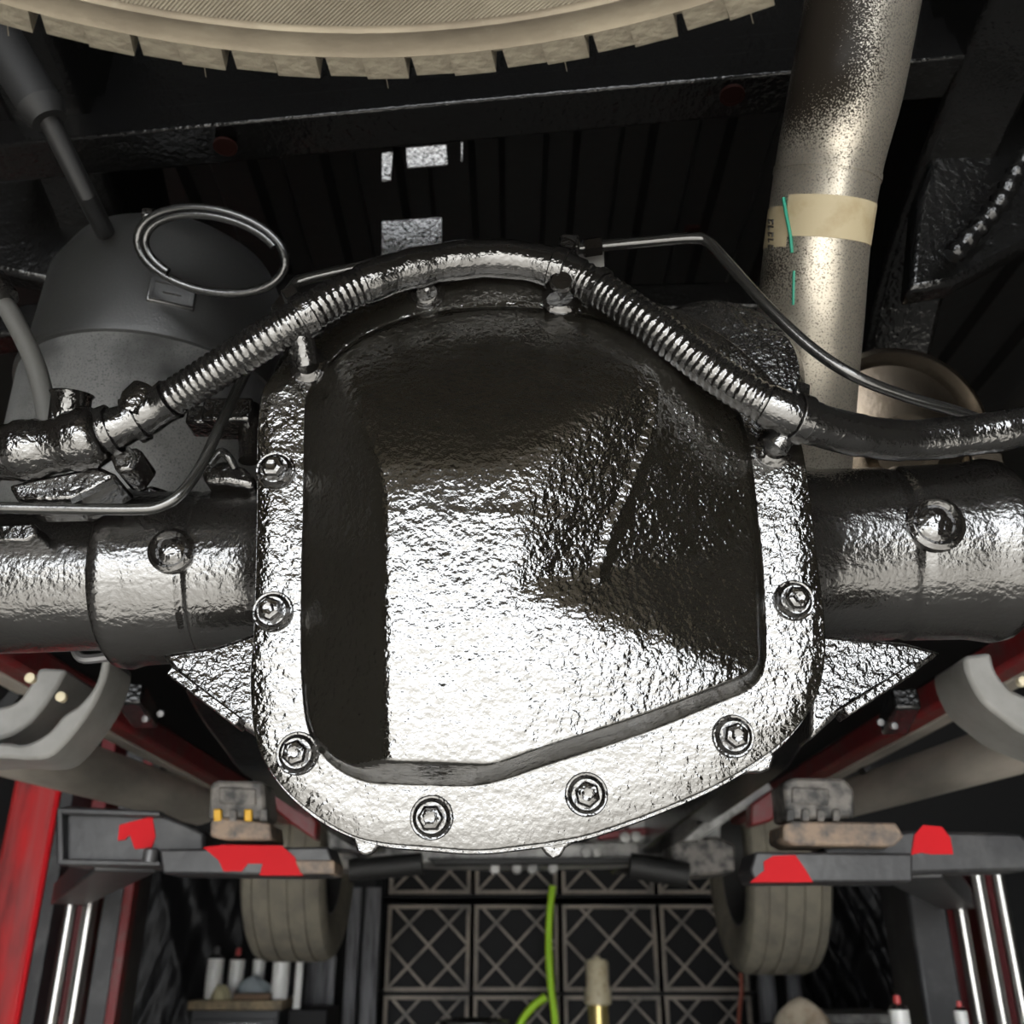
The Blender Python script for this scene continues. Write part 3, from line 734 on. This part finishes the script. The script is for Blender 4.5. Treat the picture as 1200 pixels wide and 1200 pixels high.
plate([(474, 172), (524, 168), (526, 194), (476, 198)], .42)
plate([(446, 178), (462, 176), (459, 212), (446, 214)], .42)
plate([(539, 165), (544, 165), (543, 190), (539, 190)], .42)

# shock absorber in the top left corner
SH = empty('shock_absorber', at(125, 280, .22), 'dusty dark shock absorber leaning in the top left corner', 'shock absorber')
MB().tube([at(-60, -60, .06), at(-4, 40, .07), at(50, 128, .08)], [.020, .020, .019], 24).part('body', DARK, SH)
MB().tube([at(48, 124, .08), at(58, 142, .085)], [.021, .015], 24).part('end_cap', DARK, SH)
MB().tube([at(56, 138, .085), at(100, 226, .13), at(136, 298, .26)], .009, 16).part('rod', GREYPL if False else DARK, SH)
# corrugated hose, right edge
p = resample(crpx([(1230, 150, .15), (1195, 195, .16), (1172, 235, .17), (1145, 268, .18), (1112, 303, .19)], 12), .004)
MB().tube(p, [(.0085, .0105)[(i // 2) % 2] for i in range(len(p))], 14).thing('corrugated_hose', FRAME, 'corrugated black hose hanging at the right picture edge', 'hose')

# ================================================================== TRUCK SIDES SEEN BELOW THE AXLE
def side(s, which):
    X = .76 * s
    fx = lambda x: 600 + s * (600 - x) * -1 if s < 0 else 1200 - x     # mirror pixels for the right side
    z0 = 1.93
    # red rocker sill
    rk = empty('rocker_panel', (X, 1.6, z0), f'dusty red rocker panel along the {which} side of the truck', 'rocker panel')
    MB().box((X, 1.75, z0 + .028), (.05, 2.3, .05)).part('sill', REDBODY, rk, bevel=.008)
    MB().box((X + s * .03, 1.75, z0 + .005), (.035, 2.3, .012)).part('pinch_flange', BOARD, rk, bevel=.003)
    MB().box((X + s * .01, 1.8, z0 + .13), (.05, 2.2, .15)).part('side_skirt', DARK, rk, bevel=.004)
    # running board
    rb = empty('running_board', (.85 * s, 1.6, 1.82), f'long dusty grey running board on the {which} side of the truck', 'running board')
    a, b = (Vector((.86 * s, .62, 1.845)), Vector((.82 * s, 2.15, 1.895)))
    MB().tube([a.lerp(b, k / 12) for k in range(13)], .052, 20, flat=.8).part('board', BOARD, rk if False else rb)
    for y in (1.05, 1.75):
        MB().bar(Vector((.84 * s, y, 1.88)), Vector((.795 * s, y, 1.955)), .04, .02).part('mount_bracket', DARK, rb)
    # curved plastic liner strips at the front of the wheel arch
    ln = empty('wheel_arch_liner', (.8 * s, .7, 1.85), f'curved grey plastic wheel arch liner at the {which} picture edge', 'liner')
    if s < 0:
        bands = [([(-60, 878), (0, 866), (28, 852), (48, 832), (66, 806), (78, 784), (46, 782), (32, 806), (10, 826), (-60, 836)], .66, .10, 6),
                 ([(-60, 892), (0, 888), (34, 890), (62, 884), (92, 852), (114, 818), (126, 786), (128, 768), (120, 766), (112, 800), (94, 824), (74, 838), (56, 858), (28, 872), (0, 870), (-60, 880)], .62, .08, 8)]
    else:
        bands = [([(1130, 768), (1134, 790), (1150, 820), (1178, 844), (1202, 860), (1262, 884), (1262, 838), (1204, 816), (1182, 804), (1168, 786), (1162, 764)], .62, .10, 6)]
    for o_, Yc, dp, nb in bands:
        ow = [at(x, y, Yc) for x, y in o_]
        MB().prism(cr(ow[:nb], 4) + cr(ow[nb:], 4), (0, dp, 0)).part('liner_band', PLAS, ln, bevel=.006)
    for k, (x, y) in enumerate(((38, 796), (74, 818)) if s < 0 else ((1196, 800),)):
        MB().lathe([(.0, 0), (.006, 0), (.006, .008), (.0, .010)], at(x, y, .60), (0, -1, 0), seg=12).part('push_clip', CREAM, ln)
side(-1, 'left'); side(1, 'right')
# thin steel bracket below the left tube
p = crpx([(84, 750, .13), (95, 771, .13), (125, 770, .13), (152, 768, .13), (156, 752, .13)], 5)
MB().tube(p, .0035, 8).part('steel_bracket', STEELG, AX)
# parking brake cables along the frame
for s, lab in ((-1, 'left'), (1, 'right')):
    k = FR
    o = [(152, 812), (172, 842), (190, 836)] if s < 0 else [(1062, 818), (1046, 850), (1030, 846)]
    MB().bar(at(*o[0], .75), at(*o[1], .85), .035, .03).part('cable_guide', FRAME, k, bevel=.004); G_ = bpy.data.objects[LASTP[0]]
    for q in o[1:]:
        MB().lathe([(.0, 0), (.0045, 0), (.0045, .008), (.0, .009)], at(*q, .74), (0, -1, -.3), seg=12).part('guide_bolt', STEELG, k, sub=G_)

# ================================================================== FRONT SUBFRAME, SUSPENSION
SF = empty('front_subframe', at(600, 1030, 2.9), 'grey cast front subframe and suspension seen beyond the differential', 'subframe')
YS = 2.9
def slab(pts, Y, dep, mt, name, bv=.01): return MB().prism([at(px, py, Y) for px, py in pts], (0, dep, 0)).part(name, mt, SF, bevel=bv)
slab([(395, 985), (470, 990), (600, 992), (720, 985), (800, 975), (845, 985), (850, 1002), (720, 1012), (600, 1015), (500, 1012), (400, 1008)], YS, .25, CAST, 'crossbeam')
slab([(690, 962), (760, 938), (800, 930), (812, 950), (800, 975), (730, 985), (690, 982)], YS - .1, .2, CAST, 'rack_housing')
slab([(735, 955), (800, 948), (845, 955), (845, 985), (735, 985)], YS - .2, .1, CAST, 'skid_bracket')
slab([(380, 958), (420, 962), (440, 985), (420, 1000), (385, 996)], YS - .2, .2, CAST, 'skid_bracket')
slab([(786, 985), (840, 980), (862, 990), (862, 1022), (800, 1028), (788, 1012)], YS - .3, .2, PADM, 'bushing_block')
slab([(378, 995), (420, 1000), (424, 1018), (380, 1020)], YS - .3, .2, PADM, 'bushing_block')
slab([(700, 975), (790, 966), (792, 974), (702, 984)], YS - .22, .05, REDD, 'red_rod', .004)
for a, b, r in (((410, 1020), (495, 1012), .032), ((738, 1014), (806, 1026), .036)):
    MB().tube([at(*a, YS - .35), at(*b, YS - .35)], r, 20).part('rubber_bushing', DARK, SF)
for k, (px, py) in enumerate(((686, 1000), (700, 999), (732, 982), (745, 981), (580, 1018), (606, 1018), (624, 1018), (648, 1018))):
    MB().lathe([(.0, 0), (.018, 0), (.016, .016), (.0, .020)], at(px, py, YS - .01 - (.22 if px in (732, 745) else 0)), (0, -1, 0), seg=12).part('subframe_bolt', CAST, SF)
slab([(500, 1006), (800, 1004), (790, 1012), (510, 1014)], YS - .05, .04, DARK, 'sway_bar', .004)
slab([(860, 930), (900, 915), (910, 930), (870, 950), (820, 985), (800, 985)], YS - .9, .06, CAST, 'control_arm', .006)
slab([(300, 905), (330, 915), (345, 935), (372, 962), (370, 985), (340, 965), (312, 940)], YS - 1.0, .06, REDBODY, 'red_body_bracket', .006)
slab([(880, 942), (915, 918), (918, 940), (905, 962), (880, 968)], YS - 1.0, .06, REDBODY, 'red_body_bracket', .006)

# ================================================================== FRONT WHEELS
def wheel(px0, px1, pyb, Y, lab):
    c0 = at(px0, pyb, Y); c1 = at(px1, pyb, Y); wd = c1.x - c0.x; r = .40
    c = Vector(((c0.x + c1.x) / 2, Y, c0.z + r))
    W = SF
    h = wd / 2
    pr = [(.24, -h * .8), (.30, -h * .98), (.36, -h), (.385, -h * .90)]
    g = [-.62, -.22, .22, .62]
    for q in g: pr += [(.398, (q - .06) * h), (.388, (q - .05) * h), (.388, (q + .05) * h), (.398, (q + .06) * h)]
    pr += [(.385, h * .90), (.36, h), (.30, h * .98), (.24, h * .8)]
    MB().lathe(pr, c, (1, 0, 0), seg=72, closed=True).part('front_wheel', WHEELR, W, angle=35, label=lab); T_ = bpy.data.objects[LASTP[0]]
    MB().lathe([(.0, -.02), (.10, -.03), (.19, -.02), (.235, -h * .8), (.24, -h * .8), (.24, h * .8), (.235, h * .8), (.19, .02), (.10, .05), (.0, .05)], c, (1, 0, 0), seg=48).part('rim', RIM, W, sub=T_)
    return c
wheel(299, 392, 1128, 3.35, 'grey front tire hanging down behind the left lift arm')
wheel(862, 955, 1143, 3.35, 'grey front tire hanging down behind the right lift arm')

# ================================================================== TWO-POST LIFT
def arm(s, Q):
    side_ = 'left' if s < 0 else 'right'
    Y = 1.15
    A = Q
    f = (lambda x: x) if s < 0 else (lambda x: 1215 - x)
    dy = 0 if s < 0 else 8
    def pr(pts, Yo, dep, mt, name, bv=.004, sub=None): return MB().prism([at(f(px), py + dy, Y + Yo) for px, py in pts], (0, dep, 0)).part(name, mt, A, bevel=bv, sub=sub)
    if s < 0:
        pr([(64, 955), (74, 944), (182, 950), (240, 975), (240, 1012), (190, 1016), (74, 1014), (64, 1004)], .0, .10, ARM, 'swing_arm', .006); S_ = bpy.data.objects[LASTP[0]]
        # recessed end pocket made of a rim
        for q in ([(66, 946), (188, 950), (188, 957), (66, 954)], [(66, 1006), (188, 1008), (188, 1015), (66, 1014)], [(66, 950), (74, 950), (74, 1010), (66, 1010)]):
            pr(q, -.02, .03, ARM, 'end_rim', .003, S_)
        MB().prism([at(140, 967, Y - .003), at(150, 964, Y - .003), at(178, 957, Y - .003), at(182, 980, Y - .003), at(178, 993, Y - .003), at(158, 995, Y - .003), at(152, 978, Y - .003), at(146, 984, Y - .003), at(138, 985, Y - .003)], (0, .004, 0)).part('paint_patch', REDP, A, sub=S_)
        pr([(186, 995), (385, 992), (390, 1008), (388, 1024), (355, 1026), (190, 1024)], -.04, .10, ARM, 'inner_tube', .004, S_)
        pr([(345, 1008), (392, 1008), (392, 1024), (352, 1024)], -.045, .09, RUST, 'tube_end', .003, S_)
        MB().prism([at(x, y, Y - .043) for x, y in ((238, 993), (262, 990), (330, 991), (345, 1004), (355, 1026), (304, 1026), (308, 1012), (290, 1012), (283, 1021), (262, 1021), (256, 1008))], (0, .004, 0)).part('paint_patch', REDP, A, sub=S_)
        P = empty('lift_pad', at(280, 985, Y), 'worn black lift pad with yellow paint traces under the left frame rail', 'lift pad', 'lift pads on the swing arms')
        base = [(246, 962), (254, 957), (316, 964), (318, 984), (262, 984), (246, 980)]
        blk = [(246, 918), (254, 914), (308, 915), (312, 950), (310, 960), (243, 960)]
    else:
        pr([(0, 985), (20, 968), (150, 965), (250, 985), (250, 1008), (150, 1016), (0, 1012)], .0, .10, ARM, 'swing_arm', .006); S_ = bpy.data.objects[LASTP[0]]
        MB().prism([at(x, y, Y - .003) for x, y in ((1068, 1002), (1072, 978), (1082, 967), (1104, 969), (1114, 982), (1117, 1001), (1092, 1001), (1080, 999))], (0, .004, 0)).part('paint_patch', REDP, A, sub=S_)
        pr([(145, 992), (330, 990), (336, 1012), (330, 1026), (145, 1026)], -.04, .10, ARM, 'inner_tube', .004, S_)
        MB().prism([at(x, y, Y - .043) for x, y in ((879, 1034), (896, 1020), (895, 1010), (906, 1003), (932, 1002), (942, 1016), (953, 1034))], (0, .004, 0)).part('paint_patch', REDP, A, sub=S_)
        P = empty('lift_pad', at(955, 985, Y), 'worn dark lift pad on a rusty block under the right frame rail', 'lift pad', 'lift pads on the swing arms')
        base = [(918, 966), (930, 962), (1050, 964), (1060, 980), (1048, 992), (930, 990), (918, 984)]
        blk = [(918, 916), (930, 911), (990, 912), (1002, 925), (1002, 958), (922, 960)]
    MB().prism([at(x, y, Y - .05) for x, y in base], (0, .10, 0)).part('pad_base', RUST, P, bevel=.004)
    MB().prism([at(x, y, Y - .045) for x, y in blk], (0, .09, 0)).part('rubber_block', PADM, P, bevel=.006)
    x0 = blk[0][0]
    for dx in (4, 22, 40, 58):
        MB().prism([at(x0 + dx, 948, Y - .052), at(x0 + dx + 9, 948, Y - .052), at(x0 + dx + 9, 962, Y - .052), at(x0 + dx, 962, Y - .052)], (0, .01, 0)).part('pad_tooth', YELLOW if dx in (4, 40) and s < 0 else PADM, P, bevel=.002)
    MB().prism([at(x0 + 10, 922, Y - .049), at(x0 + 54, 924, Y - .049), at(x0 + 54, 944, Y - .049), at(x0 + 10, 942, Y - .049)], (0, .006, 0)).part('pad_face', PADM, P, bevel=.003)
    # link back to the post carriage
    a = at(f(150), 1000 + dy, Y + .05); b = Vector((1.30 * s, 2.55, a.z))
    MB().bar(a, b, .10, .06).part('arm_root', ARM, A, bevel=.004, sub=S_)
    MB().lathe([(.0, -.006), (.012, -.006), (.012, .012), (.008, .016), (.0, .016)], at(f(176), 1006 + dy, Y - .02), (0, 0, 1), seg=20).part('lock_pin', STEELG, A, sub=S_)
def post(s):
    side_ = 'left' if s < 0 else 'right'
    Q = empty('lift_post', (1.42 * s, 2.75, 0), f'{side_} steel post of the vehicle lift with chrome rods and a swing arm', 'lift post', 'posts of the vehicle lift')
    H = 2.62 if s < 0 else 1.83
    def v(x0, x1, y0, y1, mt, name, h0=.02, h1=H, bv=.004): return MB().box((s * (x0 + x1) / 2, (y0 + y1) / 2, (h0 + h1) / 2), (abs(x1 - x0), y1 - y0, h1 - h0)).part(name, mt, Q, bevel=bv)
    MB().box((1.42 * s, 2.85, .01), (.6, .5, .02)).part('base_plate', STEELG, Q, bevel=.003)
    if s < 0:
        v(1.47, 1.62, 2.72, 3.0, RED, 'column_web', bv=.012)
        v(1.455, 1.47, 2.70, 2.73, REDP, 'column_edge', bv=.004)
        v(1.415, 1.455, 2.71, 3.0, ARM, 'column_flange')
        v(1.36, 1.41, 2.85, 3.0, REDD, 'column_back')
        v(1.22, 1.28, 2.75, 3.0, ARM, 'column_flange')
        v(1.19, 1.22, 2.75, 2.80, REDBODY, 'column_lip')
        xs = (1.365, 1.305)
    else:
        v(1.24, 1.36, 2.75, 3.0, ARM, 'column_web', bv=.012)
        v(1.375, 1.41, 2.80, 3.0, REDD, 'column_back')
        v(1.50, 1.60, 2.85, 3.0, REDD, 'column_back')
        xs = (1.385, 1.455, 1.52)
    for i, x in enumerate(xs):
        c = Vector((s * x, 2.72, .02)); top = 1.785
        MB().tube([c, Vector((s * x, 2.72, top))], .019 if i != 1 else .021, 20).part('chrome_rod', CHROME, Q)
        MB().lathe([(.0, 0), (.012, 0), (.012, .02), (.007, .03), (.0, .034)], Vector((s * x, 2.72, top)), (0, 0, 1), seg=12).part('rod_nut', CHROME, Q)
    MB().box((s * 1.29, 2.70, 1.83), (.16, .16, .05)).part('carriage_plate', ARM, Q, bevel=.006)
    return Q
for s_ in (-1, 1): arm(s_, post(s_))

# ================================================================== CRATE RACK ON THE FRONT WALL
YR = 5.6
xb = [at(x, 1110, YR).x for x in (345, 450, 553, 657, 773, 877)]
zs_ = lambda py: at(600, py, YR).z
rows = [(zs_(1052) + .02, zs_(1052) + .46), (zs_(1162), zs_(1060)), (zs_(1162) - .47, zs_(1162) - .02)]
RK = empty('storage_rack', (at(660, 1110, YR).x, YR + .3, 0), 'black steel storage rack holding the lattice crates', 'rack')
for zz in (rows[0][0] - .012, rows[1][0] - .012, rows[2][0] - .012):
    MB().box(((xb[1] + xb[5]) / 2, YR + .28, zz), (xb[5] - xb[1] + .1, .56, .018)).part('shelf_rail', CRBK, RK, bevel=.002)
for x in (xb[1] - .045, xb[5] + .05):
    for y in (YR + .03, YR + .53): MB().box((x, y, 1.3), (.05, .05, 2.6)).part('upright', CRBK, RK, bevel=.004)
def crate(x0, x1, z0, z1, lab):
    C = empty('lattice_crate', ((x0 + x1) / 2, YR, z0), lab, 'crate', 'lattice crates on the rack')
    g = .012; x0 += g; x1 -= g; t = .022
    for a, b in ((Vector((x0, YR, z0)), Vector((x0 + t, YR + .03, z1))), (Vector((x1 - t, YR, z0)), Vector((x1, YR + .03, z1))), (Vector((x0 + t, YR, z0)), Vector((x1 - t, YR + .03, z0 + t))), (Vector((x0 + t, YR, z1 - t)), Vector((x1 - t, YR + .03, z1)))):
        MB().box((a + b) / 2, tuple(b - a)).part('frame_bar', LATT, C, bevel=.003)
    MB().box(((x0 + x1) / 2, YR + .30, (z0 + z1) / 2), (x1 - x0 - .01, .5, z1 - z0 - .01)).part('crate_body', CRBK, C)
    # diagonal bars, clipped to the frame
    X0, X1, Z0, Z1 = x0 + t / 2, x1 - t / 2, z0 + t / 2, z1 - t / 2; W = X1 - X0; Hh = Z1 - Z0; sp = W / 2
    for sg in (1, -1):
        for k in range(-3, 6):
            p, q = [], None
            # line x = xs + sg*(z-Z0)
            xs = X0 + k * sp if sg > 0 else X0 + k * sp
            pts = []
            for n_ in range(2):
                pass
            zt0, zt1 = Z0, Z1
            def xz(z): return xs + sg * (z - Z0)
            lo, hi = Z0, Z1
            if sg > 0: lo = max(lo, Z0 + (X0 - xs)); hi = min(hi, Z0 + (X1 - xs))
            else: lo = max(lo, Z0 + (xs - X1)); hi = min(hi, Z0 + (xs - X0))
            if hi - lo < .03: continue
            MB().bar(Vector((xz(lo), YR + .015 + .004 * sg, lo)), Vector((xz(hi), YR + .015 + .004 * sg, hi)), .014, .014, (0, 1, 0)).part('lattice_bar', LATT, C)
rn = ('top', 'middle', 'bottom'); cn = ('first', 'second', 'third', 'fourth')
for r_ in range(3):
    for c_ in range(4):
        crate(xb[c_ + 1], xb[c_ + 2], rows[r_][0], rows[r_][1], f'black crate with worn lattice front, {cn[c_]} from the left in the {rn[r_]} rack row')

# ================================================================== THINGS IN FRONT OF THE RACK
gh = MB().tube(crpx([(648, 1038, 5.3), (645, 1060, 5.3), (643, 1100, 5.3), (645, 1150, 5.3), (650, 1190, 5.3), (652, 1230, 5.3)], 8), .020, 12)
gh.thing('air_hose', GREEN, 'long lime green air hose hanging straight in front of the crates', 'hose')
MB().tube(crpx([(640, 1168, 5.2), (626, 1178, 5.2), (612, 1195, 5.2), (600, 1225, 5.2)], 8), .020, 12).thing('air_hose', GREEN, 'short curved lime green hose end at the bottom picture edge', 'hose')
BT = empty('hose_coupling', at(702, 1205, 4.6), 'cream and brass coupling standing in front of the crates', 'coupling')
o = at(702, 1205, 4.6); u = (at(702, 1105, 4.6) - at(702, 1205, 4.6)).z / 100
MB().lathe([(.0, 0), (13 * u, 0), (13 * u, 30 * u), (.0, 30 * u)], o, seg=24).part('brass_barrel', BRASS, BT)
MB().lathe([(12 * u, 26 * u), (17 * u, 28 * u), (17 * u, 44 * u), (15 * u, 48 * u), (15 * u, 76 * u), (12 * u, 80 * u), (4 * u, 81 * u), (4 * u, 84 * u), (0, 84 * u)], o, seg=28).part('cream_cap', CREAM, BT)
MB().tube(crpx([(868, 1140, 5.0), (869, 1160, 5.0), (867, 1180, 5.0), (864, 1225, 5.0)], 6), .011, 8).thing('hanging_cord', CORD, 'reddish brown cord hanging below the right front tire', 'cord')
TB = empty('lamp_head', at(555, 1196, 4.4), 'metal rim of a round work lamp at the bottom edge before the crates', 'lamp')
o = at(555, 1205, 4.4)
MB().lathe([(.0, -.03), (.13, -.03), (.15, .0), (.16, .03), (.15, .035), (.13, .02), (.0, .01)], o, (0, 0, 1), seg=32).part('rim', CANC, TB)
MB().lathe([(.0, -.2), (.05, -.2), (.05, -.03), (.0, -.03)], o, (0, 0, 1), seg=20).part('stem', DARK, TB)

# left tool cabinet with cans
YC = 4.4
cab = empty('tool_cabinet', at(275, 1172, YC) * 1, 'dark grey tool cabinet with a worn wooden top at lower left', 'cabinet')
x0, x1 = at(222, 1172, YC).x, at(332, 1172, YC).x; zt = at(275, 1172, YC).z
cab.location = ((x0 + x1) / 2, YC + .2, 0)
MB().box(((x0 + x1) / 2, YC + .20, zt - .02), (x1 - x0, .44, .04)).part('top', WOOD, cab, bevel=.004)
MB().box(((x0 + x1) / 2, YC + .20, (zt - .04) / 2), (x1 - x0 - .03, .40, zt - .04)).part('body', BENCH, cab, bevel=.006)
MB().box((x1 + .10, YC + .25, zt / 2 - .02), (.18, .35, zt - .04)).part('side_locker', CRBK, cab, bevel=.006)
for k in range(3):
    D = MB().box(((x0 + x1) / 2, YC - .003, zt - .16 - k * .2), (x1 - x0 - .06, .014, .17)).part('drawer', BENCH, cab, bevel=.004)
    MB().bar(Vector(((x0 + x1) / 2 - .12, YC - .02, zt - .10 - k * .2)), Vector(((x0 + x1) / 2 + .12, YC - .02, zt - .10 - k * .2)), .015, .012).part('handle', CANC, cab, sub=D)
def can(px, pytop, pybot, wpx_, Y, capm, lab, grp, base=None):
    p0 = at(px, pybot, Y); h = at(px, pytop, Y).z - p0.z; r = wpx_ / 2 / F * (p0 - CAM).dot(FW)
    if base is not None: h += p0.z - base; p0 = Vector((p0.x, p0.y, base))
    c = empty('spray_can', p0, lab, 'can', grp)
    hb = h - r * 1.5
    MB().lathe([(.0, 0), (r * .95, 0), (r, r * .1), (r, hb - r * .15), (r * .98, hb), (.0, hb)], p0, seg=20).part('can_body', CAN, c)
    MB().lathe([(r * .95, hb), (r * .85, hb + r * .3), (r * .5, hb + r * .55), (.0, hb + r * .6)], p0, seg=20).part('shoulder', CANC, c)
    MB().lathe([(.0, hb + r * .5), (r * .38, hb + r * .5), (r * .36, hb + r * 1.3), (.0, h)], p0, seg=14).part('nozzle', capm, c)
    return c
g1 = 'spray cans on the tool cabinet'; 
can(248, 1108, 1172, 19, YC + .10, CAPD, 'white spray can with dark nozzle, leftmost on the tool cabinet', g1, zt)
can(274, 1110, 1168, 18, YC + .25, CAPR, 'white spray can with red nozzle, second from left on the cabinet', g1, zt)
can(300, 1112, 1168, 15, YC + .32, CAPR, 'small silver can right behind the blue-grey rag', g1, zt)
can(326, 1108, 1175, 20, YC + .08, CAPD, 'broad white can standing on the right end of the cabinet top', g1, zt)
can(348, 1112, 1175, 9, YC + .12, CAPR, 'thin white tube can beside the cabinet below the left tire', g1, zt - .04)
can(1057, 1164, 1212, 23, 2.3, CAPR, 'white spray can with red nozzle at bottom right', 'spray cans at lower right', None)
can(1131, 1172, 1220, 15, 2.3, CAPR, 'slim white spray can in front of the right lift post', 'spray cans at lower right', None)
def lump(name, px, py, wp, hp, Y, base, mt, lab, cat, seed):
    rnd = random.Random(seed); p = at(px, py, Y); rx = wp / 2 / F * (p - CAM).dot(FW); rz = hp / F * (p - CAM).dot(FW)
    m = MB(); vs = []; fs = []; n, k_ = 20, 8; ph = [rnd.uniform(0, 6.28) for _ in range(4)]
    for j in range(k_ + 1):
        el = math.pi / 2 * j / k_
        for i in range(n):
            a = 2 * math.pi * i / n; rr = 1 + .13 * math.sin(3 * a + ph[0]) + .08 * math.sin(5 * a + ph[1] + el * 3)
            vs.append((p.x + rx * rr * math.cos(el) * math.cos(a), p.y + rx * .8 * rr * math.cos(el) * math.sin(a), base + rz * math.sin(el) * (1 + .18 * math.cos(el) * math.sin(2 * a + ph[2]))))
    for j in range(k_):
        for i in range(n): fs.append((j * n + i, j * n + (i + 1) % n, (j + 1) * n + (i + 1) % n, (j + 1) * n + i))
    fs.append(tuple(range(n))[::-1])
    m.add(vs, fs); m.thing(name, mt, lab, cat, angle=80)
lump('folded_rag', 296, 1165, 46, 24, YC + .16, zt, RAG, 'crumpled blue-grey rag among the cans on the cabinet', 'rag', 1)
lump('sponge', 258, 1170, 22, 16, YC + .04, zt, SPON, 'pale yellow sponge beside the leftmost can', 'sponge', 2)
MB().box(at(297, 1168, YC + .05) * 1, (.17, .08, .03)).thing('wood_block', BROWN, 'flat brown block lying in front of the blue-grey rag', 'block', bevel=.006)
MB().lathe([(.0, 0), (.03, 0), (.03, .04), (.018, .05), (.0, .05)], Vector((at(258, 1145, YC + .16).x, YC + .22, zt)), (0, 0, 1), seg=16).thing('bottle_cap', BLUE, 'small dark blue cap between the left spray cans', 'cap')

# right bench
bz = at(1000, 1188, 4.2).z
rbn = empty('work_bench', (at(1020, 1190, 4.2).x, 4.4, 0), 'dark work bench with a stained top at lower right', 'bench')
x0, x1 = at(955, 1190, 4.2).x, at(1065, 1190, 4.2).x
MB().box(((x0 + x1) / 2, 4.4, bz - .02), (x1 - x0, .45, .04)).part('top', CAST, rbn, bevel=.004)
for x in (x0 + .04, x1 - .04):
    for y in (4.2, 4.58): MB().box((x, y, (bz - .04) / 2), (.05, .05, bz - .04)).part('leg', BENCH, rbn, bevel=.004)
MB().box(((x0 + x1) / 2, 4.4, .35), (x1 - x0 - .1, .38, .03)).part('lower_shelf', BENCH, rbn, bevel=.003)
cs = at(1057, 1214, 2.3)
crt = empty('tool_cart', (cs.x + .1, 2.3, 0), 'low tool cart carrying the spray cans at bottom right', 'cart')
MB().box((cs.x + .1, 2.3, cs.z - .03), (.45, .3, .06)).part('tray', BENCH, crt, bevel=.004)
for dx in (-.08, .28):
    for dy in (-.12, .12): MB().tube([(cs.x + dx, 2.3 + dy, .0), (cs.x + dx, 2.3 + dy, cs.z - .05)], .015, 10).part('leg', BENCH, crt)
lump('beige_rag', 940, 1195, 60, 30, 3.6, at(940, 1202, 3.6).z, RAGB, 'crumpled beige rag at the bottom edge below the right tire', 'rag', 5)
bs = at(940, 1202, 3.6)
sd = empty('oil_drum', (bs.x, 3.6, 0), 'dark oil drum under the crumpled beige rag', 'drum')
hz = bs.z
MB().lathe([(.0, 0), (.20, 0), (.205, .015), (.20, .03), (.20, hz * .33), (.207, hz * .34), (.20, hz * .35), (.20, hz * .66), (.207, hz * .67), (.20, hz * .68), (.20, hz - .02), (.205, hz - .012), (.20, hz), (.0, hz)], (bs.x, 3.6, 0), seg=36).part('drum_body', CRBK, sd)

# sheets and boards
import mathutils.noise as mnoise
def sheet(name, px0, px1, py0, py1, Y, mt, lab, folds, amp, slant):
    m = MB(); n, k_ = 110, 60; vs = []; fs = []
    a, b = at(px0, py0, Y), at(px1, py1, Y); b.z = .01; rnd = random.Random(px0); ph = [rnd.uniform(0, 6) for _ in range(4)]
    for l in (0, .012):
        for j in range(k_ + 1):
            for i in range(n + 1):
                s_, t_ = i / n, j / k_
                x = a.x + (b.x - a.x) * s_ * (1 - .06 * t_); z = a.z + (b.z - a.z) * t_
                q = Vector((x * folds + slant * z, ph[0], z * .5)); q2 = Vector((x * folds * 2.5 - slant * 1.6 * z, ph[1], z * 1.3))
                y = Y + l + amp * (1 - abs(mnoise.noise(q)) * 3) + amp * .6 * mnoise.noise(q2) + amp * .25 * mnoise.noise(q2 * 3)
                vs.append((x, y, z))
    W = n + 1; M = W * (k_ + 1)
    for l in (0, M):
        for j in range(k_):
            for i in range(n): fs.append((l + j * W + i, l + j * W + i + 1, l + (j + 1) * W + i + 1, l + (j + 1) * W + i))
    for i in range(n): fs += [(i, i + 1, M + i + 1, M + i), (k_ * W + i, k_ * W + i + 1, M + k_ * W + i + 1, M + k_ * W + i)]
    for j in range(k_): fs += [(j * W, (j + 1) * W, M + (j + 1) * W, M + j * W), (j * W + n, (j + 1) * W + n, M + (j + 1) * W + n, M + j * W + n)]
    m.add(vs, fs); m.thing(name, mt, lab, 'plastic sheet', angle=80)
sheet('plastic_sheet', 925, 1100, 985, 1160, 4.9, TARP, 'black plastic sheet with hanging folds right of the right front tire', 9, .07, 4)
sheet('plastic_sheet', 150, 345, 985, 1230, 5.3, TARP, 'black plastic sheet hanging behind the tool cabinet', 4, .03, 2)
for px, wp, Y, lab in ((408, 15, 5.2, 'narrow grey weathered board, left one beside the rack'), (430, 20, 5.25, 'wide grey weathered board standing against the rack'), (372, 34, 5.0, 'broad streaked board below the left front tire'),
                       (902, 20, 5.0, 'dark grey board below the right front tire'), (935, 18, 5.1, 'narrow dark grey board next to the plastic sheet folds')):
    p = at(px, 1200, Y); hw = wp / F * (p - CAM).dot(FW)
    top = at(px, 1040 if px in (408, 430) else 1120, Y).z
    MB().box((p.x, Y, top / 2), (hw, .05, top)).thing('upright_board', TIMBER, lab, 'board', 'boards standing by the rack', bevel=.006)
